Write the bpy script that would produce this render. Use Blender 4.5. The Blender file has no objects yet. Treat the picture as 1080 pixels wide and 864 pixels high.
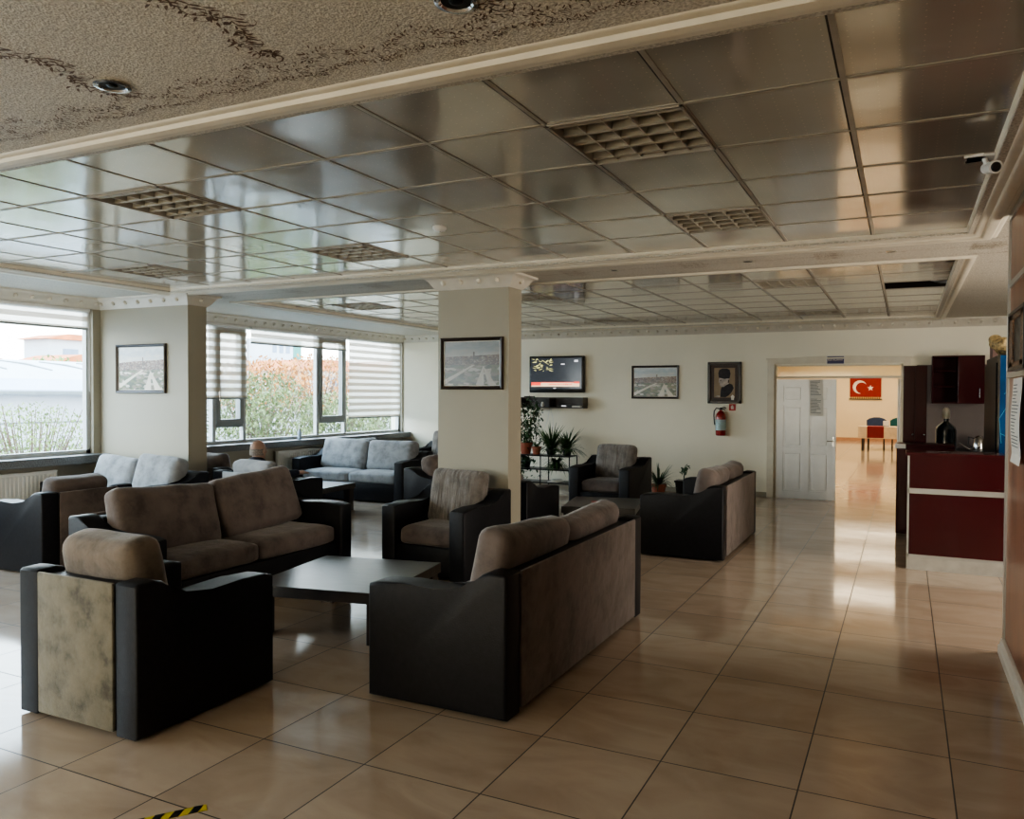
import bpy, bmesh, math, random
from mathutils import Vector, Matrix, noise
R = math.radians
col = bpy.context.scene.collection
SC = bpy.context.scene

# ------------------------------------------------------------------ materials
def nmat(name):
    m = bpy.data.materials.new(name); m.use_nodes = True
    nt = m.node_tree; nt.nodes.clear()
    out = nt.nodes.new('ShaderNodeOutputMaterial')
    return m, nt, out
def N(nt, typ, **kw):
    n = nt.nodes.new(typ)
    for k, v in kw.items():
        if k.startswith('i_'):
            key = k[2:].replace('_', ' ')
            n.inputs[key].default_value = v
        else: setattr(n, k, v)
    return n
def link(nt, a, b): nt.links.new(a, b)
def coords(nt, scale=(1, 1, 1), kind='Object', rot=(0, 0, 0)):
    tc = N(nt, 'ShaderNodeTexCoord'); mp = N(nt, 'ShaderNodeMapping')
    mp.inputs['Scale'].default_value = scale; mp.inputs['Rotation'].default_value = rot
    link(nt, tc.outputs[kind], mp.inputs['Vector']); return mp.outputs['Vector']
def ramp(nt, fac, stops):
    r = N(nt, 'ShaderNodeValToRGB'); e = r.color_ramp.elements
    while len(e) > 1: e.remove(e[0])
    e[0].position = stops[0][0]; e[0].color = (*stops[0][1], 1)
    for p, c in stops[1:]:
        x = e.new(p); x.color = (*c, 1)
    link(nt, fac, r.inputs['Fac']); return r.outputs['Color']
def math_(nt, op, a, b=None, c=None):
    n = N(nt, 'ShaderNodeMath', operation=op)
    for i, v in enumerate((a, b, c)):
        if v is None: continue
        if isinstance(v, (int, float)): n.inputs[i].default_value = v
        else: link(nt, v, n.inputs[i])
    return n.outputs[0]
def mix(nt, fac, a, b, blend='MIX'):
    n = N(nt, 'ShaderNodeMix', data_type='RGBA', blend_type=blend)
    if isinstance(fac, (int, float)): n.inputs[0].default_value = fac
    else: link(nt, fac, n.inputs[0])
    for i, v in ((6, a), (7, b)):
        if isinstance(v, tuple): n.inputs[i].default_value = (*v, 1)
        else: link(nt, v, n.inputs[i])
    return n.outputs[2]
def simple(name, c, rough=.6, metal=0, spec=.5, nscale=8, namt=.12, bump=0, bscale=60, coat=0, emit=None, es=0, sheen=0, stretch=(1, 1, 1)):
    m, nt, out = nmat(name)
    b = N(nt, 'ShaderNodeBsdfPrincipled')
    b.inputs['Roughness'].default_value = rough; b.inputs['Metallic'].default_value = metal
    b.inputs['Specular IOR Level'].default_value = spec; b.inputs['Coat Weight'].default_value = coat
    b.inputs['Sheen Weight'].default_value = sheen
    v = coords(nt, stretch)
    n = N(nt, 'ShaderNodeTexNoise', i_Scale=nscale, i_Detail=5.0); link(nt, v, n.inputs['Vector'])
    lo = tuple(x * (1 - namt) for x in c); hi = tuple(min(1, x * (1 + namt)) for x in c)
    link(nt, ramp(nt, n.outputs['Fac'], [(.3, lo), (.7, hi)]), b.inputs['Base Color'])
    if bump:
        n2 = N(nt, 'ShaderNodeTexNoise', i_Scale=bscale, i_Detail=4.0); link(nt, v, n2.inputs['Vector'])
        bp = N(nt, 'ShaderNodeBump', i_Strength=bump, i_Distance=.01); link(nt, n2.outputs['Fac'], bp.inputs['Height'])
        link(nt, bp.outputs[0], b.inputs['Normal'])
    if emit:
        b.inputs['Emission Color'].default_value = (*emit, 1); b.inputs['Emission Strength'].default_value = es
    link(nt, b.outputs[0], out.inputs[0]); return m

M = {}
M['wall'] = simple('cream_paint_dimmed', (.36, .335, .265), .55, nscale=1.2, namt=.04, bump=.05, bscale=90)  # darker copy of the wall paint, weaker light put into its colour
M['wall_lit'] = simple('cream_paint_lit', (.90, .86, .72), .5, nscale=1.2, namt=.03, bump=.05, bscale=90)  # brighter copy of the wall paint, far-wall daylight put into its colour
M['wall_ext'] = simple('cream_paint_warm', (.78, .66, .46), .6, nscale=1.2, namt=.03)
M['white_trim'] = simple('white_moulding', (.74, .69, .57), .45, namt=.05)
M['crown'] = simple('crown_paint', (.66, .62, .54), .5, namt=.05)
M['white'] = simple('white_lacquer', (.74, .73, .70), .3, namt=.03)
M['door_white'] = simple('door_lacquer', (.90, .90, .87), .25, namt=.03, coat=.3)
M['paper'] = simple('paper', (.80, .78, .72), .7, namt=.04)
M['leather'] = simple('black_leatherette', (.008, .008, .011), .48, spec=.28, nscale=30, namt=.3, bump=.12, bscale=140)
M['black'] = simple('black_plastic', (.012, .012, .013), .35, namt=.1)
M['dark_metal'] = simple('dark_metal', (.02, .022, .022), .4, metal=.6)
M['alu'] = simple('aluminium', (.52, .53, .52), .35, metal=.7, namt=.05)
M['steel'] = simple('chrome', (.65, .65, .65), .15, metal=1, namt=.03)
M['win_frame'] = simple('window_frame_grey', (.50, .52, .52), .4, metal=.3, namt=.05)
M['win_sash'] = simple('window_sash_grey', (.27, .29, .29), .4, metal=.3, namt=.05)
M['wenge'] = simple('wenge_wood', (.035, .024, .020), .28, spec=.5, nscale=6, namt=.45, stretch=(1, 14, 1))
M['table_top'] = simple('wenge_table_top', (.040, .033, .030), .30, spec=.6, nscale=5, namt=.4, stretch=(1, 10, 1))
M['red_gloss'] = simple('burgundy_laminate', (.050, .004, .007), .2, spec=.5, nscale=2, namt=.12, coat=.3)
M['red_dark'] = simple('burgundy_cabinet', (.045, .004, .007), .45, spec=.2, nscale=2, namt=.12)
M['brown_board'] = simple('brown_board', (.22, .085, .045), .28, nscale=5, namt=.28, stretch=(1, 1, .25))
M['kick'] = simple('silver_kick_strip', (.50, .49, .46), .35, metal=.4)
M['terracotta'] = simple('terracotta', (.30, .09, .05), .6, namt=.15)
M['soil'] = simple('soil', (.03, .02, .015), .9, namt=.3)
M['leaf'] = simple('leaf_green', (.035, .085, .025), .45, nscale=20, namt=.45)
M['leaf_vine'] = simple('leaf_vine', (.04, .10, .04), .4, nscale=20, namt=.45)
M['leaf_palm'] = simple('leaf_palm', (.05, .10, .045), .45, nscale=20, namt=.4)
M['red'] = simple('extinguisher_red', (.28, .012, .010), .25, coat=.5, namt=.05)
M['sign_red'] = simple('sign_red', (.45, .02, .02), .4)
M['blue_label'] = simple('pale_blue_label', (.42, .55, .58), .5, nscale=50, namt=.2)
M['sign_blue'] = simple('sign_blue', (.012, .012, .09), .35)
M['ledge'] = simple('grey_granite', (.15, .155, .16), .3, nscale=90, namt=.6)
M['radiator'] = simple('radiator_enamel', (.75, .75, .72), .35, namt=.03)
M['dark_box'] = simple('fixture_inside', (.02, .017, .015), .7)
M['louvre'] = simple('louvre_blade', (.50, .46, .38), .35, metal=.2)
M['skin'] = simple('skin', (.36, .23, .175), .5, nscale=12, namt=.12)
M['hair_grey'] = simple('grey_hair', (.22, .19, .17), .8, nscale=80, namt=.4, bump=.5, bscale=200)
M['navy'] = simple('navy_cloth', (.015, .018, .035), .85, nscale=30, namt=.2, bump=.2)
M['grey_trousers'] = simple('grey_cloth', (.06, .06, .065), .85, nscale=30, namt=.2, bump=.2)
M['blue_cloth'] = simple('blue_chair_cloth', (.03, .05, .12), .8)
M['teal_cloth'] = simple('teal_chair_cloth', (.01, .10, .11), .8)
M['red_cloth'] = simple('red_table_runner', (.17, .004, .012), .7)
M['cream_cloth'] = simple('cream_tablecloth', (.62, .50, .36), .7)
M['tan_cloth'] = simple('tan_cloth', (.45, .25, .15), .7)
M['flag_red'] = simple('flag_red', (.24, .010, .008), .7)
M['flag_white'] = simple('flag_white', (.8, .74, .66), .7)
M['gold'] = simple('gold_fringe', (.42, .25, .06), .6, nscale=60, namt=.5)
M['gold_bag'] = simple('patterned_gold_wrap', (.40, .30, .15), .55, nscale=28, namt=.9)
M['pink'] = simple('dusty_pink_board', (.26, .16, .15), .6)
M['fridge_blue'] = simple('fridge_blue_side', (.004, .050, .15), .25, nscale=1.6, namt=.75)
M['fridge_line'] = simple('fridge_pale_line', (.10, .35, .50), .3)
M['fridge_glass'] = simple('black_glass', (.004, .004, .005), .3, spec=.15)
M['water_blue'] = simple('carboy_blue', (.01, .025, .045), .12, coat=.5)
M['tape_yellow'] = simple('tape_yellow', (.55, .45, .02), .45)
M['leopard'] = None
M['scr_dark'] = simple('screen_dark', (.006, .008, .012), .15, emit=(.030, .034, .040), es=.22)
M['scr_cream'] = simple('screen_ticker_cream', (.1, .1, .1), .3, emit=(.75, .52, .32), es=.30)
M['scr_red'] = simple('screen_ticker_red', (.1, .01, .01), .3, emit=(.7, .05, .03), es=.35)
M['scr_pale'] = simple('screen_pale_mark', (.1, .1, .1), .3, emit=(.5, .5, .52), es=.35)
M['scr_flash'] = simple('screen_pale_yellow', (.1, .1, .05), .3, nscale=30, namt=.6, emit=(.42, .40, .16), es=.32)
M['ext_white'] = simple('exterior_white', (.50, .52, .55), .8, nscale=.4, namt=.05)
M['ext_blue'] = simple('exterior_bluegrey_roof', (.36, .42, .50), .7, nscale=.6, namt=.05)
M['ext_line'] = simple('exterior_dark_line', (.18, .20, .20), .7)
M['ext_orange'] = simple('terracotta_roof', (.55, .17, .06), .8, nscale=1.5, namt=.25)
M['ext_cream'] = simple('exterior_cream', (.50, .42, .33), .8, nscale=1, namt=.1)
M['ext_ground'] = simple('asphalt_pale', (.30, .31, .32), .9, nscale=.5, namt=.15)
M['ext_hill'] = simple('distant_hill', (.22, .27, .34), .9, nscale=.05, namt=.1)
M['ext_green'] = simple('tower_green', (.05, .22, .18), .7)
M['bush'] = simple('shrub_leaf', (.20, .27, .09), .7, nscale=3, namt=.4)
M['bush_dk'] = simple('tree_leaf_green', (.15, .185, .075), .7, nscale=2, namt=.5)
M['bush_or'] = simple('tree_leaf_orange', (.46, .20, .05), .7, nscale=2, namt=.4)
M['bark'] = simple('bark', (.16, .11, .08), .9)
M['car_blue'] = simple('car_paint', (.35, .42, .55), .2, coat=.6)
M['car_glass'] = simple('car_glass', (.02, .03, .04), .1)
M['book_red'] = simple('magazine_red', (.35, .03, .03), .35, nscale=30, namt=.5)
M['ctile'] = None

def fabric(name, c, dark=.55, scale=5, patch=.0, rib=False):
    m, nt, out = nmat(name)
    b = N(nt, 'ShaderNodeBsdfPrincipled', i_Roughness=.85)
    b.inputs['Sheen Weight'].default_value = .35; b.inputs['Sheen Roughness'].default_value = .4
    v = coords(nt)
    n = N(nt, 'ShaderNodeTexNoise', i_Scale=float(scale), i_Detail=8.0, i_Roughness=.65); link(nt, v, n.inputs['Vector'])
    cc = ramp(nt, n.outputs['Fac'], [(.32, tuple(x * dark for x in c)), (.5, c), (.7, tuple(min(1, x * 1.25) for x in c))])
    link(nt, cc, b.inputs['Base Color'])
    n2 = N(nt, 'ShaderNodeTexNoise', i_Scale=260.0, i_Detail=2.0); link(nt, v, n2.inputs['Vector'])
    n3 = N(nt, 'ShaderNodeTexNoise', i_Scale=7.0, i_Detail=3.0)
    if rib:
        v2 = coords(nt, (3.2, 1, .55)); link(nt, v2, n3.inputs['Vector'])
    else: link(nt, v, n3.inputs['Vector'])
    h = math_(nt, 'ADD', math_(nt, 'MULTIPLY', n2.outputs['Fac'], .12), n3.outputs['Fac'])
    bp = N(nt, 'ShaderNodeBump', i_Strength=.9 if rib else .5, i_Distance=.06 if rib else .03); link(nt, h, bp.inputs['Height'])
    link(nt, bp.outputs[0], b.inputs['Normal'])
    link(nt, b.outputs[0], out.inputs[0]); return m
M['fab'] = fabric('grey_brown_velour', (.150, .120, .108))
M['fab_lt'] = fabric('grey_velour', (.23, .205, .185), rib=True)
M['fab_daylit'] = fabric('daylit_velour', (.29, .30, .31))  # same velour as the rest, blue window daylight put into its colour
M['fab_beige'] = fabric('worn_beige_velour', (.175, .16, .12), dark=.42, scale=7)
M['fab_head'] = fabric('brown_velour_ribbed', (.185, .15, .12), dark=.55, scale=7)
M['piping'] = simple('pale_piping', (.35, .32, .28), .7)

# glass : thin pane, clear with a fresnel reflection
def glass(name, tint=(.93, .96, .95), refl=1.0):
    m, nt, out = nmat(name)
    t = N(nt, 'ShaderNodeBsdfTransparent'); t.inputs[0].default_value = (*tint, 1)
    g = N(nt, 'ShaderNodeBsdfGlossy', i_Roughness=.02)
    ge = N(nt, 'ShaderNodeNewGeometry'); dt = N(nt, 'ShaderNodeVectorMath', operation='DOT_PRODUCT')
    link(nt, ge.outputs['Normal'], dt.inputs[0]); link(nt, ge.outputs['Incoming'], dt.inputs[1])
    cs = math_(nt, 'SUBTRACT', 1.0, math_(nt, 'ABSOLUTE', dt.outputs['Value']))
    fr = math_(nt, 'MULTIPLY_ADD', math_(nt, 'POWER', cs, 5.0), .6, .03)
    s = N(nt, 'ShaderNodeMixShader')
    link(nt, math_(nt, 'MULTIPLY', fr, refl), s.inputs[0]); link(nt, t.outputs[0], s.inputs[1]); link(nt, g.outputs[0], s.inputs[2])
    link(nt, s.outputs[0], out.inputs[0]); return m
M['glass'] = glass('window_glass')
# blind cloth
def cloth_tr(name, c, trans, clear=0.0):
    m, nt, out = nmat(name)
    d = N(nt, 'ShaderNodeBsdfDiffuse'); d.inputs[0].default_value = (*c, 1)
    t = N(nt, 'ShaderNodeBsdfTranslucent'); t.inputs[0].default_value = (*c, 1)
    s = N(nt, 'ShaderNodeMixShader'); s.inputs[0].default_value = trans
    link(nt, d.outputs[0], s.inputs[1]); link(nt, t.outputs[0], s.inputs[2])
    k = N(nt, 'ShaderNodeBsdfTransparent'); s2 = N(nt, 'ShaderNodeMixShader')
    n = N(nt, 'ShaderNodeTexNoise', i_Scale=300.0); link(nt, coords(nt), n.inputs['Vector'])
    link(nt, math_(nt, 'MULTIPLY_ADD', n.outputs['Fac'], .1, clear - .05 if clear else 0), s2.inputs[0])
    link(nt, s.outputs[0], s2.inputs[1]); link(nt, k.outputs[0], s2.inputs[2])
    link(nt, s2.outputs[0], out.inputs[0]); return m
M['blind_op'] = cloth_tr('zebra_blind_band', (.44, .375, .29), .30)
M['blind_sh'] = cloth_tr('zebra_blind_sheer', (.80, .77, .70), .6, .45)

# floor : polished porcelain, 60 cm tiles
def floor_mat():
    m, nt, out = nmat('polished_floor_tiles')
    b = N(nt, 'ShaderNodeBsdfPrincipled')
    tc = N(nt, 'ShaderNodeTexCoord'); sp = N(nt, 'ShaderNodeSeparateXYZ'); link(nt, tc.outputs['Object'], sp.inputs[0])
    def grid(o, off):
        u = math_(nt, 'DIVIDE', math_(nt, 'ADD', o, off), .6)
        fr = math_(nt, 'FRACT', u); e = math_(nt, 'MINIMUM', fr, math_(nt, 'SUBTRACT', 1.0, fr))
        return u, math_(nt, 'LESS_THAN', e, .0055)
    ux, gx = grid(sp.outputs[0], .392 + 60); uy, gy = grid(sp.outputs[1], -3.37 + 60)
    g = math_(nt, 'MAXIMUM', gx, gy)
    cell = N(nt, 'ShaderNodeCombineXYZ'); link(nt, math_(nt, 'FLOOR', ux), cell.inputs[0]); link(nt, math_(nt, 'FLOOR', uy), cell.inputs[1])
    wn = N(nt, 'ShaderNodeTexWhiteNoise', noise_dimensions='3D'); link(nt, cell.outputs[0], wn.inputs['Vector'])
    va = N(nt, 'ShaderNodeVectorMath', operation='MULTIPLY_ADD'); link(nt, wn.outputs['Color'], va.inputs[0]); va.inputs[1].default_value = (9, 9, 9)
    mp = N(nt, 'ShaderNodeMapping'); mp.inputs['Scale'].default_value = (1.0, 2.0, 1); link(nt, tc.outputs['Object'], mp.inputs['Vector'])
    link(nt, mp.outputs[0], va.inputs[2])
    n = N(nt, 'ShaderNodeTexNoise', i_Scale=1.6, i_Detail=7.0, i_Distortion=.7, i_Roughness=.55); link(nt, va.outputs[0], n.inputs['Vector'])
    c = ramp(nt, n.outputs['Fac'], [(.30, (.42, .33, .255)), (.46, (.48, .385, .30)), (.60, (.53, .435, .345)), (.75, (.47, .375, .29))])
    br = math_(nt, 'MULTIPLY_ADD', wn.outputs['Value'], .10, .95)
    hs = N(nt, 'ShaderNodeHueSaturation'); link(nt, c, hs.inputs['Color']); link(nt, br, hs.inputs['Value'])
    link(nt, mix(nt, g, hs.outputs[0], (.03, .022, .018)), b.inputs['Base Color'])
    n2 = N(nt, 'ShaderNodeTexNoise', i_Scale=3.0, i_Detail=3.0); link(nt, tc.outputs['Object'], n2.inputs['Vector'])
    link(nt, math_(nt, 'ADD', math_(nt, 'MULTIPLY_ADD', n2.outputs['Fac'], .08, .05), math_(nt, 'MULTIPLY', g, .4)), b.inputs['Roughness'])
    b.inputs['Specular IOR Level'].default_value = .62
    n3 = N(nt, 'ShaderNodeTexNoise', i_Scale=2.2, i_Detail=2.0); link(nt, tc.outputs['Object'], n3.inputs['Vector'])
    bp = N(nt, 'ShaderNodeBump', i_Strength=.05, i_Distance=.02); link(nt, n3.outputs['Fac'], bp.inputs['Height']); link(nt, bp.outputs[0], b.inputs['Normal'])
    link(nt, b.outputs[0], out.inputs[0]); return m
M['floor'] = floor_mat()

# glossy metal-faced ceiling tile with small embossed dots
def ceil_tile():
    m, nt, out = nmat('glossy_ceiling_tile')
    b = N(nt, 'ShaderNodeBsdfPrincipled', i_Roughness=.11, i_Metallic=.5)
    tc = N(nt, 'ShaderNodeTexCoord')
    sp = N(nt, 'ShaderNodeSeparateXYZ'); link(nt, tc.outputs['Object'], sp.inputs[0])
    fx = math_(nt, 'SUBTRACT', math_(nt, 'FRACT', math_(nt, 'DIVIDE', math_(nt, 'ADD', sp.outputs[0], 50.0), .079)), .5)
    fy = math_(nt, 'SUBTRACT', math_(nt, 'FRACT', math_(nt, 'DIVIDE', math_(nt, 'ADD', sp.outputs[1], 50.0), .045)), .5)
    dd = math_(nt, 'ADD', math_(nt, 'POWER', math_(nt, 'ABSOLUTE', math_(nt, 'MULTIPLY', fx, .079)), 2.0), math_(nt, 'POWER', math_(nt, 'ABSOLUTE', math_(nt, 'MULTIPLY', fy, .045)), 2.0))
    dots = math_(nt, 'LESS_THAN', dd, .0000095)
    link(nt, math_(nt, 'MULTIPLY_ADD', dots, -.38, .43), b.inputs['Metallic'])
    n = N(nt, 'ShaderNodeTexNoise', i_Scale=1.4, i_Detail=3.0); link(nt, tc.outputs['Object'], n.inputs['Vector'])
    base = ramp(nt, n.outputs['Fac'], [(.35, (.52, .49, .43)), (.65, (.60, .57, .50))])
    link(nt, mix(nt, dots, base, (.50, .45, .36)), b.inputs['Base Color'])
    mp = N(nt, 'ShaderNodeMapping'); mp.inputs['Scale'].default_value = (1.2, 26, 1); link(nt, tc.outputs['Object'], mp.inputs['Vector'])
    n2 = N(nt, 'ShaderNodeTexNoise', i_Scale=2.0, i_Detail=4.0); link(nt, mp.outputs[0], n2.inputs['Vector'])
    n3 = N(nt, 'ShaderNodeTexNoise', i_Scale=3.2, i_Detail=1.0); link(nt, tc.outputs['Object'], n3.inputs['Vector'])
    h = math_(nt, 'ADD', math_(nt, 'MULTIPLY', n2.outputs['Fac'], .05), n3.outputs['Fac'])
    bp = N(nt, 'ShaderNodeBump', i_Strength=.10, i_Distance=.02); link(nt, h, bp.inputs['Height']); link(nt, bp.outputs[0], b.inputs['Normal'])
    link(nt, b.outputs[0], out.inputs[0]); return m
M['ctile'] = ceil_tile()
M['tbar'] = simple('ceiling_grid_bar', (.34, .31, .26), .4)

# embossed wallpaper on the soffits, with brown floral borders
def paper_mat():
    m, nt, out = nmat('embossed_ceiling_wallpaper')
    b = N(nt, 'ShaderNodeBsdfPrincipled', i_Roughness=.6)
    tc = N(nt, 'ShaderNodeTexCoord'); sp = N(nt, 'ShaderNodeSeparateXYZ'); link(nt, tc.outputs['Object'], sp.inputs[0])
    n = N(nt, 'ShaderNodeTexNoise', i_Scale=85.0, i_Detail=4.0); link(nt, tc.outputs['Object'], n.inputs['Vector'])
    v2 = N(nt, 'ShaderNodeTexVoronoi', i_Scale=120.0); link(nt, tc.outputs['Object'], v2.inputs['Vector'])
    link(nt, ramp(nt, n.outputs['Fac'], [(.36, (.40, .37, .31)), (.64, (.66, .62, .54))]), b.inputs['Base Color'])
    h = math_(nt, 'ADD', v2.outputs['Distance'], n.outputs['Fac'])
    bp = N(nt, 'ShaderNodeBump', i_Strength=.35, i_Distance=.006); link(nt, h, bp.inputs['Height']); link(nt, bp.outputs[0], b.inputs['Normal'])
    link(nt, b.outputs[0], out.inputs[0]); return m
M['paper_ceiling'] = paper_mat()

# framed town panorama
def town_print(name, w, h, bright):
    m, nt, out = nmat(name)
    b = N(nt, 'ShaderNodeBsdfPrincipled', i_Roughness=.22)
    tc = N(nt, 'ShaderNodeTexCoord'); sp = N(nt, 'ShaderNodeSeparateXYZ'); link(nt, tc.outputs['Object'], sp.inputs[0])
    X, Z = math_(nt, 'DIVIDE', sp.outputs[0], w), math_(nt, 'DIVIDE', sp.outputs[2], h)   # -.5 .. .5
    n1 = N(nt, 'ShaderNodeTexNoise', i_Scale=3.0, i_Detail=5.0); mp = N(nt, 'ShaderNodeMapping'); mp.inputs['Scale'].default_value = (2, 1, 7)
    link(nt, tc.outputs['Object'], mp.inputs['Vector']); link(nt, mp.outputs[0], n1.inputs['Vector'])
    sky = ramp(nt, math_(nt, 'ADD', Z, math_(nt, 'MULTIPLY', n1.outputs['Fac'], .5)), [(.40, (.50, .50, .47)), (.62, (.30, .36, .40)), (.74, (.42, .46, .48))])
    v = N(nt, 'ShaderNodeTexVoronoi', i_Scale=55.0); mp2 = N(nt, 'ShaderNodeMapping'); mp2.inputs['Scale'].default_value = (1, 1, 1.7)
    link(nt, tc.outputs['Object'], mp2.inputs['Vector']); link(nt, mp2.outputs[0], v.inputs['Vector'])
    sv = N(nt, 'ShaderNodeSeparateColor'); link(nt, v.outputs['Color'], sv.inputs[0])
    town = ramp(nt, sv.outputs[0], [(.2, (.05, .030, .022)), (.6, (.14, .075, .055)), (.85, (.22, .17, .13)), (1, (.36, .32, .27))])
    v3 = N(nt, 'ShaderNodeTexVoronoi', i_Scale=16.0); mp3 = N(nt, 'ShaderNodeMapping'); mp3.inputs['Scale'].default_value = (1, 1, 2.6); mp3.inputs['Rotation'].default_value = (0, .4, 0)
    link(nt, tc.outputs['Object'], mp3.inputs['Vector']); link(nt, mp3.outputs[0], v3.inputs['Vector'])
    s3 = N(nt, 'ShaderNodeSeparateColor'); link(nt, v3.outputs['Color'], s3.inputs[0])
    park = ramp(nt, s3.outputs[0], [(.2, (.04, .055, .025)), (.5, (.10, .125, .05)), (.8, (.17, .13, .10)), (.95, (.45, .42, .36))])
    # two pale avenues
    a1 = math_(nt, 'ABSOLUTE', math_(nt, 'SUBTRACT', math_(nt, 'MULTIPLY_ADD', Z, -1.15, -.44), math_(nt, 'MULTIPLY', X, -1.0)))
    a1 = math_(nt, 'ABSOLUTE', math_(nt, 'ADD', math_(nt, 'MULTIPLY', Z, 1.4), math_(nt, 'MULTIPLY_ADD', X, -1.0, .08)))
    r1 = math_(nt, 'LESS_THAN', a1, math_(nt, 'MULTIPLY_ADD', Z, -.12, .022))
    dx = math_(nt, 'ABSOLUTE', math_(nt, 'ADD', X, math_(nt, 'MULTIPLY_ADD', Z, .12, -.20)))
    r2 = math_(nt, 'MULTIPLY', math_(nt, 'LESS_THAN', dx, math_(nt, 'MULTIPLY_ADD', Z, -.42, -.02)), math_(nt, 'GREATER_THAN', dx, math_(nt, 'MULTIPLY_ADD', Z, -.10, -.01)))
    rd = math_(nt, 'MAXIMUM', r1, r2)
    ground = mix(nt, rd, park, (.50, .46, .38))
    c = mix(nt, math_(nt, 'GREATER_THAN', Z, -.03), ground, town)
    hz = math_(nt, 'MULTIPLY_ADD', n1.outputs['Fac'], .05, .15)
    hz = math_(nt, 'ADD', hz, math_(nt, 'MULTIPLY', X, .05))
    c = mix(nt, math_(nt, 'GREATER_THAN', Z, hz), c, sky)
    tw = math_(nt, 'MULTIPLY', math_(nt, 'LESS_THAN', math_(nt, 'ABSOLUTE', math_(nt, 'ADD', X, -.04)), .012), math_(nt, 'LESS_THAN', math_(nt, 'ABSOLUTE', math_(nt, 'ADD', Z, -.18)), .08))
    c = mix(nt, tw, c, (.05, .035, .03))
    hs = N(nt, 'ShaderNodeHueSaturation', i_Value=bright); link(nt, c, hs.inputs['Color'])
    link(nt, hs.outputs[0], b.inputs['Base Color'])
    link(nt, b.outputs[0], out.inputs[0]); return m

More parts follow.
